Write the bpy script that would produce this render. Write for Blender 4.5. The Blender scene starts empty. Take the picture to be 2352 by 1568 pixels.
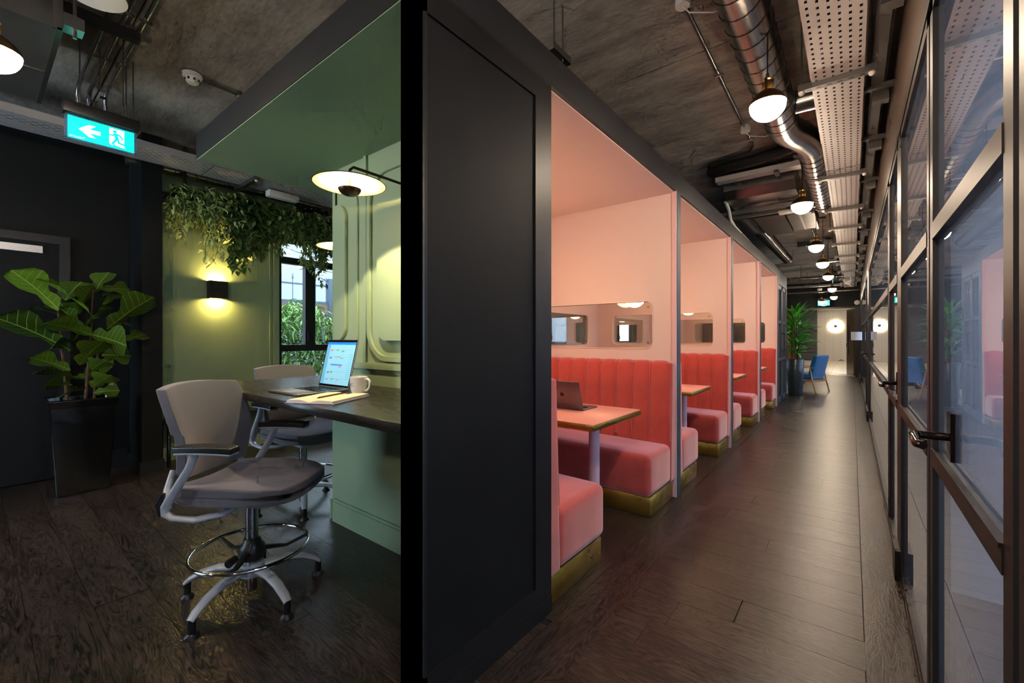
import bpy, bmesh, math, random
from mathutils import Vector, Matrix
sc = bpy.context.scene
COL = sc.collection
R = math.radians
rnd = random.Random(7)

# ------------------------------------------------------------------ camera
CAMH = 1.25
YAW = R(38.354)
FPX, CXP, HYP = 987.0, 1176.0, 777.0
cd = bpy.data.cameras.new('camera'); cd.sensor_width = 36; cd.lens = FPX / 2352 * 36
cd.shift_y = -7.0 / 2352; cd.clip_start = .02; cd.clip_end = 200
cam = bpy.data.objects.new('camera', cd); COL.objects.link(cam)
cam.location = (0, 0, CAMH); cam.rotation_euler = (R(90), 0, YAW)
sc.camera = cam
# ------------------------------------------------------------------ world, exposure
vs = sc.view_settings
vs.view_transform = 'Standard'; vs.look = 'None'; vs.gamma = 1; vs.use_curve_mapping = False
vs.exposure = 0.5
sc.cycles.use_denoising = True
sc.cycles.use_adaptive_sampling = True; sc.cycles.adaptive_threshold = .08; sc.cycles.adaptive_min_samples = 14
sc.cycles.max_bounces = 7; sc.cycles.diffuse_bounces = 4; sc.cycles.glossy_bounces = 3
sc.cycles.transparent_max_bounces = 14; sc.cycles.transmission_bounces = 4
sc.cycles.sample_clamp_indirect = 4.0; sc.cycles.caustics_reflective = False; sc.cycles.caustics_refractive = False
W = bpy.data.worlds.new('sky'); sc.world = W; W.use_nodes = True
bg = W.node_tree.nodes['Background']; bg.inputs[0].default_value = (.72, .85, 1, 1); bg.inputs[1].default_value = 9.0

def portal(x, y, z, sx, sz, face):
    l = bpy.data.lights.new('window_portal', 'AREA'); l.shape = 'RECTANGLE'; l.size = sx; l.size_y = sz
    l.cycles.is_portal = True
    o = bpy.data.objects.new('window_portal', l); COL.objects.link(o); o.location = (x, y, z)
    o.rotation_euler = (R(90), 0, {'+x': R(-90), '-x': R(90), '+y': 0}[face])
    return o
WEST_WINDOWS = [(2.36, 4.1), (4.6, 6.9), (7.3, 9.6), (10.2, 13.2), (13.8, 16.8)]
EAST_WINDOWS = [(-2.2, .3), (.5, 2.8), (3.4, 5.7), (5.9, 8.3), (9.0, 11.9), (12.1, 15.0)]
SOUTH_FILL_WINDOWS = [(-4.9, -3.3)]  # unseen window added behind the camera for cool frontal fill
for a, b in WEST_WINDOWS: portal(-5.72, (a + b) / 2, 1.56, b - a, 1.9, '+x')
for a, b in SOUTH_FILL_WINDOWS: portal((a + b) / 2, -2.66, 1.55, b - a, 1.9, '+y')
for a, b in EAST_WINDOWS: portal(3.55, (a + b) / 2, 1.65, b - a, 1.7, '-x')

# ------------------------------------------------------------------ helpers
def at(u, v, X=None, Y=None, Z=None):
    d = Vector((-math.sin(YAW) * FPX + math.cos(YAW) * (u - CXP), math.cos(YAW) * FPX + math.sin(YAW) * (u - CXP), HYP - v))
    t = X / d.x if X is not None else (Y / d.y if Y is not None else (Z - CAMH) / d.z)
    return Vector((0, 0, CAMH)) + d * t

def s2l(c):
    c = c / 255.0
    return c / 12.92 if c <= .04045 else ((c + .055) / 1.055) ** 2.4
def lin(c): return (s2l(c[0]), s2l(c[1]), s2l(c[2]), 1)

MATS = {}
def mat(name, col, rough=.5, metal=0, var=0, vs_=4, bump=0, bs=60, sheen=0, coat=0, emit=0, ecol=None, spec=.5, stretch=None, trans=0, rvar=0):
    if name in MATS: return MATS[name]
    m = bpy.data.materials.new(name); m.use_nodes = True; nt = m.node_tree; N = nt.nodes; L = nt.links
    p = N['Principled BSDF']; c = lin(col)
    p.inputs['Base Color'].default_value = c; p.inputs['Roughness'].default_value = rough; p.inputs['Metallic'].default_value = metal
    p.inputs['Specular IOR Level'].default_value = spec
    if sheen: p.inputs['Sheen Weight'].default_value = sheen; p.inputs['Sheen Roughness'].default_value = .5; p.inputs['Sheen Tint'].default_value = (1, .8, .85, 1)
    if coat: p.inputs['Coat Weight'].default_value = coat; p.inputs['Coat Roughness'].default_value = .08
    if trans: p.inputs['Transmission Weight'].default_value = trans
    if emit: p.inputs['Emission Color'].default_value = lin(ecol or col); p.inputs['Emission Strength'].default_value = emit
    tc = N.new('ShaderNodeTexCoord'); mp = N.new('ShaderNodeMapping'); L.new(tc.outputs['Object'], mp.inputs[0])
    if stretch: mp.inputs['Scale'].default_value = stretch
    if var:
        n = N.new('ShaderNodeTexNoise'); n.inputs['Scale'].default_value = vs_; n.inputs['Detail'].default_value = 6; n.inputs['Roughness'].default_value = .6
        L.new(mp.outputs[0], n.inputs['Vector'])
        r = N.new('ShaderNodeMapRange'); r.inputs[1].default_value = .25; r.inputs[2].default_value = .75
        r.inputs[3].default_value = 1 - var; r.inputs[4].default_value = 1 + var
        L.new(n.outputs['Fac'], r.inputs[0])
        x = N.new('ShaderNodeVectorMath'); x.operation = 'SCALE'; x.inputs[0].default_value = c[:3]; L.new(r.outputs[0], x.inputs['Scale'])
        L.new(x.outputs[0], p.inputs['Base Color'])
        if rvar:
            r2 = N.new('ShaderNodeMapRange'); r2.inputs[1].default_value = .3; r2.inputs[2].default_value = .7
            r2.inputs[3].default_value = rough - rvar; r2.inputs[4].default_value = rough + rvar
            L.new(n.outputs['Fac'], r2.inputs[0]); L.new(r2.outputs[0], p.inputs['Roughness'])
    if bump:
        n2 = N.new('ShaderNodeTexNoise'); n2.inputs['Scale'].default_value = bs; n2.inputs['Detail'].default_value = 4
        L.new(mp.outputs[0], n2.inputs['Vector'])
        b = N.new('ShaderNodeBump'); b.inputs['Strength'].default_value = bump; b.inputs['Distance'].default_value = .01
        L.new(n2.outputs['Fac'], b.inputs['Height']); L.new(b.outputs[0], p.inputs['Normal'])
    MATS[name] = m
    return m

def glass_mat(name, tint, haze=0, hcol=(200, 215, 235), refl=1.0):
    m = bpy.data.materials.new(name); m.use_nodes = True; nt = m.node_tree; N = nt.nodes; L = nt.links
    N.remove(N['Principled BSDF']); out = N['Material Output']
    tr = N.new('ShaderNodeBsdfTransparent'); tr.inputs[0].default_value = lin(tint)
    gl = N.new('ShaderNodeBsdfGlossy'); gl.inputs['Roughness'].default_value = 0; gl.inputs[0].default_value = (refl, refl, refl, 1)
    g = N.new('ShaderNodeNewGeometry'); dt = N.new('ShaderNodeVectorMath'); dt.operation = 'DOT_PRODUCT'
    L.new(g.outputs['Normal'], dt.inputs[0]); L.new(g.outputs['Incoming'], dt.inputs[1])
    ab = N.new('ShaderNodeMath'); ab.operation = 'ABSOLUTE'; L.new(dt.outputs['Value'], ab.inputs[0])
    om = N.new('ShaderNodeMath'); om.operation = 'SUBTRACT'; om.inputs[0].default_value = 1; L.new(ab.outputs[0], om.inputs[1])
    pw = N.new('ShaderNodeMath'); pw.operation = 'POWER'; L.new(om.outputs[0], pw.inputs[0]); pw.inputs[1].default_value = 5
    ma = N.new('ShaderNodeMath'); ma.operation = 'MULTIPLY_ADD'; L.new(pw.outputs[0], ma.inputs[0]); ma.inputs[1].default_value = .96; ma.inputs[2].default_value = .04
    first = tr
    if haze:
        df = N.new('ShaderNodeBsdfDiffuse'); df.inputs[0].default_value = lin(hcol)
        tl = N.new('ShaderNodeBsdfTranslucent'); tl.inputs[0].default_value = lin(hcol)
        h2 = N.new('ShaderNodeMixShader'); h2.inputs[0].default_value = .5; L.new(df.outputs[0], h2.inputs[1]); L.new(tl.outputs[0], h2.inputs[2])
        h = N.new('ShaderNodeMixShader'); h.inputs[0].default_value = haze; L.new(tr.outputs[0], h.inputs[1]); L.new(h2.outputs[0], h.inputs[2]); first = h
    mx = N.new('ShaderNodeMixShader'); L.new(ma.outputs[0], mx.inputs[0]); L.new(first.outputs[0], mx.inputs[1]); L.new(gl.outputs[0], mx.inputs[2])
    L.new(mx.outputs[0], out.inputs[0])
    MATS[name] = m
    return m

def obj(name, me, parent=None, loc=(0, 0, 0), rot=(0, 0, 0)):
    o = bpy.data.objects.new(name, me); COL.objects.link(o); o.parent = parent; o.location = loc; o.rotation_euler = rot
    return o
def tag(o, label=None, cat=None, group=None, kind=None):
    if label: o['label'] = label
    if cat: o['category'] = cat
    if group: o['group'] = group
    if kind: o['kind'] = kind
    return o
def thing(name, label, cat, loc=(0, 0, 0), rz=0, group=None):
    o = bpy.data.objects.new(name, None); COL.objects.link(o); o.location = loc; o.rotation_euler = (0, 0, rz); o.empty_display_size = .1
    return tag(o, label, cat, group)
def kids(o): return [c for c in COL.objects if c.parent == o]
KID = {}
def copy_tree(o, label=None, loc=None, rz=None, parent=None):
    c = o.copy(); COL.objects.link(c); c.parent = parent
    if label: c['label'] = label
    if loc is not None: c.location = loc
    if rz is not None: c.rotation_euler = (0, 0, rz)
    for ch in list(o.children): copy_tree(ch, parent=c)
    return c

class MB:
    def __init__(s, off=(0, 0, 0)): s.v = []; s.f = []; s.o = Vector(off)
    def add(s, vs, fs):
        n = len(s.v); s.v += [Vector(p) - s.o for p in vs]; s.f += [tuple(i + n for i in f) for f in fs]; return s
    def box(s, x0, x1, y0, y1, z0, z1, m=None):
        vs = [Vector(p) for p in ((x0, y0, z0), (x1, y0, z0), (x1, y1, z0), (x0, y1, z0), (x0, y0, z1), (x1, y0, z1), (x1, y1, z1), (x0, y1, z1))]
        if m is not None: vs = [m @ p for p in vs]
        return s.add(vs, [(0, 3, 2, 1), (4, 5, 6, 7), (0, 1, 5, 4), (1, 2, 6, 5), (2, 3, 7, 6), (3, 0, 4, 7)])
    def tube(s, pts, r, n=10, closed=False, flat=1.0, caps=True):
        pts = [Vector(p) for p in pts]; m = len(pts); rings = []
        rs = r if isinstance(r, (list, tuple)) else [r] * m
        prev = None
        for i, p in enumerate(pts):
            if closed: t = pts[(i + 1) % m] - pts[i - 1]
            else: t = pts[min(i + 1, m - 1)] - pts[max(i - 1, 0)]
            t.normalize()
            if prev is None:
                a = Vector((0, 0, 1)) if abs(t.z) < .9 else Vector((1, 0, 0))
                prev = t.cross(a).normalized()
            else:
                prev = (prev - t * prev.dot(t)).normalized()
            b = t.cross(prev)
            rings.append([p + (prev * math.cos(2 * math.pi * k / n) + b * math.sin(2 * math.pi * k / n) * flat) * rs[i] for k in range(n)])
        vs = [q for rg in rings for q in rg]; fs = []
        for i in range(m if closed else m - 1):
            j = (i + 1) % m
            for k in range(n):
                k2 = (k + 1) % n
                fs.append((i * n + k, i * n + k2, j * n + k2, j * n + k))
        if not closed and caps: fs += [tuple(range(n))[::-1], tuple((m - 1) * n + k for k in range(n))]
        return s.add(vs, fs)
    def cyl(s, p0, p1, r, n=12, r2=None): return s.tube([p0, p1], [r, r if r2 is None else r2], n)
    def lathe(s, prof, c=(0, 0, 0), n=24, m=None):
        vs = []; fs = []; c = Vector(c)
        for (r, z) in prof:
            for k in range(n):
                a = 2 * math.pi * k / n; p = Vector((r * math.cos(a), r * math.sin(a), z))
                vs.append(c + (m @ p if m is not None else p))
        for i in range(len(prof) - 1):
            for k in range(n):
                k2 = (k + 1) % n; fs.append((i * n + k, i * n + k2, (i + 1) * n + k2, (i + 1) * n + k))
        return s.add(vs, fs)
    def mesh(s, name, mt, smooth=0):
        me = bpy.data.meshes.new(name); me.from_pydata([tuple(p) for p in s.v], [], s.f)
        bm = bmesh.new(); bm.from_mesh(me); bmesh.ops.recalc_face_normals(bm, faces=bm.faces); bm.to_mesh(me); bm.free()
        if mt: me.materials.append(mt)
        if smooth:
            me.polygons.foreach_set('use_smooth', [True] * len(me.polygons)); me.set_sharp_from_angle(angle=R(smooth))
        return me
    def build(s, name, mt, parent=None, smooth=0, loc=(0, 0, 0), rot=(0, 0, 0)):
        return obj(name, s.mesh(name, mt, smooth), parent, loc, rot)

def rbox_mesh(name, x0, x1, y0, y1, z0, z1, bev, mt, seg=3, fn=None, cuts=0):
    bm = bmesh.new(); bmesh.ops.create_cube(bm, size=1)
    for v in bm.verts: v.co = Vector((x0 + (v.co.x + .5) * (x1 - x0), y0 + (v.co.y + .5) * (y1 - y0), z0 + (v.co.z + .5) * (z1 - z0)))
    if cuts: bmesh.ops.subdivide_edges(bm, edges=list(bm.edges), cuts=cuts, use_grid_fill=True)
    es = [e for e in bm.edges if len(e.link_faces) == 2 and e.calc_face_angle(0) > .5]
    bmesh.ops.bevel(bm, geom=es, offset=bev, segments=seg, profile=.5, affect='EDGES', clamp_overlap=True)
    if fn:
        for v in bm.verts: v.co = Vector(fn(v.co))
    bmesh.ops.recalc_face_normals(bm, faces=bm.faces)
    me = bpy.data.meshes.new(name); bm.to_mesh(me); bm.free(); me.materials.append(mt)
    me.polygons.foreach_set('use_smooth', [True] * len(me.polygons)); me.set_sharp_from_angle(angle=R(50))
    return me
def rbox(name, dims, bev, mt, parent=None, seg=3, fn=None, cuts=0, loc=(0, 0, 0), rot=(0, 0, 0)):
    return obj(name, rbox_mesh(name, *dims, bev, mt, seg, fn, cuts), parent, loc, rot)

def rrect(x0, x1, y0, y1, r, n=8, corners=(1, 1, 1, 1)):
    out = []
    for (cx, cy, a0, on) in ((x1 - r, y1 - r, 0, corners[0]), (x0 + r, y1 - r, 90, corners[1]), (x0 + r, y0 + r, 180, corners[2]), (x1 - r, y0 + r, 270, corners[3])):
        if on: out += [(cx + r * math.cos(R(a0 + 90 * k / n)), cy + r * math.sin(R(a0 + 90 * k / n))) for k in range(n + 1)]
        else: out.append((cx + (r if a0 in (0, 270) else -r), cy + (r if a0 in (0, 90) else -r)))
    return out
def rect(x0, x1, y0, y1): return [(x0, y0), (x1, y0), (x1, y1), (x0, y1)]
def plate_mesh(name, loops, t, mt, axis='Z', pos=0, bevel=0):
    cu = bpy.data.curves.new('shape', 'CURVE'); cu.dimensions = '2D'; cu.fill_mode = 'BOTH'; cu.extrude = max(t / 2 - bevel, 0)
    if bevel: cu.bevel_depth = bevel; cu.bevel_resolution = 1; cu.offset = -bevel
    for lp in loops:
        sp = cu.splines.new('POLY'); sp.points.add(len(lp) - 1)
        for p, q in zip(sp.points, lp): p.co = (q[0], q[1], 0, 1)
        sp.use_cyclic_u = True
    ob = bpy.data.objects.new('shape', cu); me = bpy.data.meshes.new_from_object(ob)
    bpy.data.objects.remove(ob); bpy.data.curves.remove(cu)
    me.name = name; me.materials.clear(); me.materials.append(mt)
    for v in me.vertices:
        x, y, z = v.co
        v.co = (x, y, z + pos) if axis == 'Z' else ((x, z + pos, y) if axis == 'Y' else (z + pos, x, y))
    bm = bmesh.new(); bm.from_mesh(me); bmesh.ops.remove_doubles(bm, verts=bm.verts, dist=1e-5); bmesh.ops.recalc_face_normals(bm, faces=bm.faces); bm.to_mesh(me); bm.free()
    return me
def plate(name, loops, t, mt, axis='Z', pos=0, parent=None, loc=(0, 0, 0), rot=(0, 0, 0), bevel=0):
    return obj(name, plate_mesh(name, loops, t, mt, axis, pos, bevel), parent, loc, rot)
def text_mesh(name, s, size, mt, extrude=0.0005, align='CENTER'):
    cu = bpy.data.curves.new('text', 'FONT'); cu.body = s; cu.size = size; cu.align_x = align; cu.extrude = extrude
    ob = bpy.data.objects.new('text', cu); me = bpy.data.meshes.new_from_object(ob); bpy.data.objects.remove(ob); bpy.data.curves.remove(cu)
    me.name = name; me.materials.clear(); me.materials.append(mt); return me
def struct(name, mb, mt, smooth=0): return tag(mb.build(name, mt, None, smooth), kind='structure')

def perf_mesh(name, w, L, mt, px=.036, py=.052, hw=.011, hl=.02, flange=.0, lines=None, stagger=True):
    """perforated sheet along Y, centred on X, real holes"""
    mb = MB(); nx = int(w / px); px = w / nx
    for i in range(nx):
        x0 = -w / 2 + i * px; x1 = x0 + px; cx = (x0 + x1) / 2; y = -(py / 2 if (stagger and i % 2) else 0)
        while y < L:
            a, b = max(y, 0), min(y + py, L)
            c = y + py / 2
            if b - a < .004: y += py; continue
            if a < c - hl / 2 and b > c + hl / 2:
                vs = [(x0, a, 0), (x1, a, 0), (x1, b, 0), (x0, b, 0), (cx - hw / 2, c - hl / 2, 0), (cx + hw / 2, c - hl / 2, 0), (cx + hw / 2, c + hl / 2, 0), (cx - hw / 2, c + hl / 2, 0)]
                mb.add(vs, [(0, 1, 5, 4), (1, 2, 6, 5), (2, 3, 7, 6), (3, 0, 4, 7)])
            else: mb.add([(x0, a, 0), (x1, a, 0), (x1, b, 0), (x0, b, 0)], [(0, 1, 2, 3)])
            y += py
    if flange:
        for sx in (-1, 1):
            x = sx * w / 2
            mb.box(min(x, x + sx * .002), max(x, x + sx * .002), 0, L, 0, flange)
            mb.box(min(x, x + sx * .012), max(x, x + sx * .012), 0, L, flange - .002, flange)
    return mb.mesh(name, mt)

# ------------------------------------------------------------------ materials
BLACK = mat('black_paint', (19, 20, 21), .6, spec=.22, var=.12, vs_=2, bump=.03, bs=120)
BLACKF = mat('black_frame_paint', (17, 17, 19), .45, bump=.03, bs=150)
GREEN = mat('sage_green_paint', (154, 176, 142), .55, var=.03, vs_=3)
PINK = mat('pink_paint', (224, 200, 194), .55, var=.02, vs_=3)
PINKE = mat('pink_edge_paint', (225, 185, 185), .5)
GREY = mat('grey_post_paint', (60, 66, 74), .6, bump=.04, bs=100)
BEAM = mat('charcoal_beam_paint', (30, 31, 34), .5, var=.12, vs_=3, bump=.05, bs=90)
BRONZE = mat('bronze_black_metal', (34, 29, 27), .45, metal=.15, bump=.02, bs=200)
HEADER = mat('brown_black_paint', (74, 60, 52), .5, var=.08, vs_=2)
VELVET = mat('coral_velvet', (190, 74, 64), .85, var=.22, vs_=5, sheen=1.0, spec=.15, bump=.08, bs=300)
BRASS = mat('brushed_brass', (158, 124, 52), .38, metal=.85, var=.2, vs_=14, bump=.05, bs=40, rvar=.12)
LAM = mat('pink_laminate', (236, 158, 140), .4)
LILAC = mat('lilac_powder_coat', (205, 178, 192), .4)
GALV = mat('galvanised_steel', (150, 148, 146), .27, metal=.95, var=.03, vs_=3)
GALVD = mat('dull_galvanised_steel', (120, 118, 116), .42, metal=.8, var=.1, vs_=4)
TRAY = mat('perforated_tray_steel', (196, 190, 188), .5, metal=.35, var=.06, vs_=3)
WHITEP = mat('white_plastic', (225, 222, 215), .45)
CHROME = mat('chrome', (205, 205, 210), .08, metal=1)
STEELD = mat('brushed_steel', (150, 152, 158), .25, metal=1, var=.1, vs_=40, stretch=(1, 1, .05))
BLKPL = mat('black_plastic', (20, 20, 22), .4)
GLOSSB = mat('gloss_black_ceramic', (10, 10, 11), .12, coat=.6, bump=.02, bs=6)
CHAIRG = mat('light_grey_chair_plastic', (168, 172, 182), .35, coat=.3)
FAB = mat('blue_grey_fabric', (80, 83, 91), .9, var=.25, vs_=420, sheen=.5, bump=.12, bs=900, spec=.2)
DESKW = mat('black_oak', (38, 35, 31), .3, var=.28, vs_=3, stretch=(1.2, 26, 26), bump=.03, bs=6, rvar=.05)
WHITEC = mat('white_ceramic', (236, 230, 222), .2, coat=.5)
PAPER = mat('cream_paper', (236, 222, 196), .8)
PURPLE = mat('lavender_cover', (150, 140, 190), .6)
ALU = mat('laptop_aluminium', (150, 146, 146), .35, metal=.8)
ALUD = mat('space_grey_aluminium', (120, 108, 108), .4, metal=.7)
DARKG = mat('dark_glass', (8, 8, 10), .12)
OAK = mat('oak_wood', (176, 126, 84), .4, var=.2, vs_=6, stretch=(8, 8, 1))
BLUEF = mat('royal_blue_wool', (10, 104, 156), .85, sheen=.3, var=.1, vs_=200, bump=.06, bs=600)
PLANTER = mat('slate_planter', (48, 56, 64), .3, coat=.2)
SOIL = mat('soil', (92, 58, 36), .95, var=.5, vs_=60, bump=.6, bs=80)
BARK = mat('stem_bark', (88, 62, 38), .8, var=.3, vs_=30)
BRASSP = mat('antique_brass', (112, 86, 50), .38, metal=.9)
BULB = mat('warm_opal_bulb', (255, 226, 180), .3, emit=130, ecol=(255, 230, 200))
BULBB = mat('booth_opal_bulb', (255, 220, 176), .3, emit=25, ecol=(255, 207, 152))
LEDW = mat('warm_led', (255, 214, 150), .3, emit=520, ecol=(255, 204, 128))
SCON = mat('sconce_led', (255, 220, 150), .3, emit=210, ecol=(255, 212, 120))
CREAM = mat('cream_lamp_enamel', (240, 226, 200), .45)
BROWNM = mat('dark_bronze_lamp', (66, 50, 38), .35, metal=.6)
EXITG = mat('exit_green', (0, 200, 170), .4, emit=.95, ecol=(0, 214, 190))
EXITW = mat('exit_white', (235, 240, 245), .4, emit=1.0, ecol=(225, 235, 245))
CLEAR = glass_mat('clear_acrylic_edge', (200, 225, 245), .25, (150, 200, 240))
PANE = glass_mat('window_glass', (238, 244, 246))
OPANE = glass_mat('office_glass', (212, 215, 222), .15, (186, 190, 202))  # pale haze in the glass stands in for light from the office behind
ACRYL = glass_mat('booth_acrylic', (238, 238, 236))
LOBBYW = mat('lobby_white', (226, 220, 208), .6)
MARBLE = mat('pale_marble', (214, 208, 196), .3, var=.08, vs_=3)
TILE = mat('cream_floor_tile', (220, 212, 200), .25, var=.04, vs_=3)
OFFW = mat('office_wall_paint', (205, 210, 218), .7)
OFFC = mat('office_carpet', (70, 74, 84), .95, var=.2, vs_=100)
DLEAF = mat('dark_ivy_leaf', (122, 152, 88), .45, var=.4, vs_=30)
VLEAF = mat('variegated_leaf', (190, 206, 128), .45, var=.5, vs_=60)
PLEAF = mat('dark_pothos_leaf', (92, 120, 64), .35, var=.4, vs_=20)
DRAC = mat('dracaena_leaf', (78, 164, 54), .4, var=.3, vs_=10)
BAMB = mat('bamboo_leaf', (104, 140, 62), .5, var=.4, vs_=8)
DARKV = mat('dark_void_panel', (34, 30, 28), .6, var=.3, vs_=5)
SOCK = mat('brass_socket', (170, 128, 60), .3, metal=.9)
RUG = mat('grey_rug', (158, 150, 138), .95, var=.2, vs_=40)

def wood_floor():
    m = bpy.data.materials.new('dark_oak_floor'); m.use_nodes = True; nt = m.node_tree; N = nt.nodes; L = nt.links; p = N['Principled BSDF']
    tc = N.new('ShaderNodeTexCoord'); oi = N.new('ShaderNodeObjectInfo')
    mp = N.new('ShaderNodeMapping'); mp.inputs['Scale'].default_value = (1.6, 9, 1); L.new(tc.outputs['Object'], mp.inputs[0])
    ml = N.new('ShaderNodeMath'); ml.operation = 'MULTIPLY'; ml.inputs[1].default_value = 57; L.new(oi.outputs['Random'], ml.inputs[0])
    cb = N.new('ShaderNodeCombineXYZ'); L.new(ml.outputs[0], cb.inputs[0]); L.new(ml.outputs[0], cb.inputs[1]); L.new(ml.outputs[0], cb.inputs[2])
    L.new(cb.outputs[0], mp.inputs['Location'])
    n1 = N.new('ShaderNodeTexNoise'); n1.inputs['Scale'].default_value = 1.1; n1.inputs['Detail'].default_value = 3; n1.inputs['Distortion'].default_value = .6; L.new(mp.outputs[0], n1.inputs['Vector'])
    # growth rings: sine of the low-frequency field
    mu = N.new('ShaderNodeMath'); mu.operation = 'MULTIPLY'; mu.inputs[1].default_value = 150; L.new(n1.outputs['Fac'], mu.inputs[0])
    si = N.new('ShaderNodeMath'); si.operation = 'SINE'; L.new(mu.outputs[0], si.inputs[0])
    n2 = N.new('ShaderNodeTexNoise'); n2.inputs['Scale'].default_value = 9; n2.inputs['Detail'].default_value = 6; L.new(mp.outputs[0], n2.inputs['Vector'])
    ad = N.new('ShaderNodeMath'); ad.operation = 'MULTIPLY_ADD'; L.new(si.outputs[0], ad.inputs[0]); ad.inputs[1].default_value = .16; L.new(n2.outputs['Fac'], ad.inputs[2])
    n3 = N.new('ShaderNodeTexNoise'); n3.inputs['Scale'].default_value = .9; L.new(mp.outputs[0], n3.inputs['Vector'])
    ad2 = N.new('ShaderNodeMath'); ad2.operation = 'MULTIPLY_ADD'; L.new(n3.outputs['Fac'], ad2.inputs[0]); ad2.inputs[1].default_value = .5; L.new(ad.outputs[0], ad2.inputs[2])
    cr = N.new('ShaderNodeValToRGB'); cr.color_ramp.elements[0].position = .52; cr.color_ramp.elements[0].color = lin((17, 14, 13))
    cr.color_ramp.elements[1].position = 1.05; cr.color_ramp.elements[1].color = lin((68, 56, 50)); L.new(ad2.outputs[0], cr.inputs[0])
    hs = N.new('ShaderNodeHueSaturation'); vr = N.new('ShaderNodeMapRange'); vr.inputs[3].default_value = .72; vr.inputs[4].default_value = 1.2
    L.new(oi.outputs['Random'], vr.inputs[0]); L.new(vr.outputs[0], hs.inputs['Value']); L.new(cr.outputs[0], hs.inputs['Color']); L.new(hs.outputs[0], p.inputs['Base Color'])
    rr = N.new('ShaderNodeMapRange'); rr.inputs[3].default_value = .24; rr.inputs[4].default_value = .46; L.new(n2.outputs['Fac'], rr.inputs[0]); L.new(rr.outputs[0], p.inputs['Roughness'])
    b = N.new('ShaderNodeBump'); b.inputs['Strength'].default_value = .22; b.inputs['Distance'].default_value = .002; L.new(ad.outputs[0], b.inputs['Height']); L.new(b.outputs[0], p.inputs['Normal'])
    return m
FLOORW = wood_floor()

def concrete():
    m = bpy.data.materials.new('raw_concrete'); m.use_nodes = True; nt = m.node_tree; N = nt.nodes; L = nt.links; p = N['Principled BSDF']
    g = N.new('ShaderNodeNewGeometry'); mp = N.new('ShaderNodeMapping'); mp.inputs['Scale'].default_value = (.8, 2.4, 1); L.new(g.outputs['Position'], mp.inputs[0])
    n1 = N.new('ShaderNodeTexNoise'); n1.inputs['Scale'].default_value = 2.2; n1.inputs['Detail'].default_value = 9; n1.inputs['Roughness'].default_value = .68; L.new(mp.outputs[0], n1.inputs['Vector'])
    n2 = N.new('ShaderNodeTexNoise'); n2.inputs['Scale'].default_value = 22; n2.inputs['Detail'].default_value = 6; L.new(mp.outputs[0], n2.inputs['Vector'])
    ad = N.new('ShaderNodeMath'); ad.operation = 'MULTIPLY_ADD'; L.new(n2.outputs['Fac'], ad.inputs[0]); ad.inputs[1].default_value = .35; L.new(n1.outputs['Fac'], ad.inputs[2])
    cr = N.new('ShaderNodeValToRGB'); cr.color_ramp.elements[0].position = .45; cr.color_ramp.elements[0].color = lin((116, 106, 96))
    cr.color_ramp.elements[1].position = .9; cr.color_ramp.elements[1].color = lin((186, 174, 160)); L.new(ad.outputs[0], cr.inputs[0]); L.new(cr.outputs[0], p.inputs['Base Color'])
    p.inputs['Roughness'].default_value = .85
    b = N.new('ShaderNodeBump'); b.inputs['Strength'].default_value = .4; b.inputs['Distance'].default_value = .006; L.new(n2.outputs['Fac'], b.inputs['Height']); L.new(b.outputs[0], p.inputs['Normal'])
    return m
CONC = concrete()

def leaf_mat(name, c1, c2, vein, nv=9, slope=1.0, rough=.35):
    m = bpy.data.materials.new(name); m.use_nodes = True; nt = m.node_tree; N = nt.nodes; L = nt.links; p = N['Principled BSDF']
    tc = N.new('ShaderNodeTexCoord'); sp = N.new('ShaderNodeSeparateXYZ'); L.new(tc.outputs['UV'], sp.inputs[0])
    def mth(op, a, b=None, c=None):
        n = N.new('ShaderNodeMath'); n.operation = op
        for i, x in enumerate((a, b, c)):
            if x is None: continue
            if isinstance(x, (int, float)): n.inputs[i].default_value = x
            else: L.new(x, n.inputs[i])
        return n.outputs[0]
    ax = mth('ABSOLUTE', mth('SUBTRACT', sp.outputs[0], .5))
    mid = mth('LESS_THAN', ax, .014)
    fr = mth('FRACT', mth('MULTIPLY', mth('SUBTRACT', sp.outputs[1], mth('MULTIPLY', ax, slope * .5)), nv))
    side = mth('LESS_THAN', mth('ABSOLUTE', mth('SUBTRACT', fr, .5)), .05)
    v = mth('MAXIMUM', mid, mth('MULTIPLY', side, .7))
    oi = N.new('ShaderNodeObjectInfo')
    mx = N.new('ShaderNodeMix'); mx.data_type = 'RGBA'; L.new(oi.outputs['Random'], mx.inputs[0]); mx.inputs[6].default_value = lin(c1); mx.inputs[7].default_value = lin(c2)
    mv = N.new('ShaderNodeMix'); mv.data_type = 'RGBA'; L.new(v, mv.inputs[0]); L.new(mx.outputs[2], mv.inputs[6]); mv.inputs[7].default_value = lin(vein)
    L.new(mv.outputs[2], p.inputs['Base Color']); p.inputs['Roughness'].default_value = rough
    p.inputs['Subsurface Weight'].default_value = 0
    return m
FIGL = leaf_mat('fiddle_fig_leaf', (36, 62, 16), (92, 122, 28), (140, 158, 66))
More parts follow.
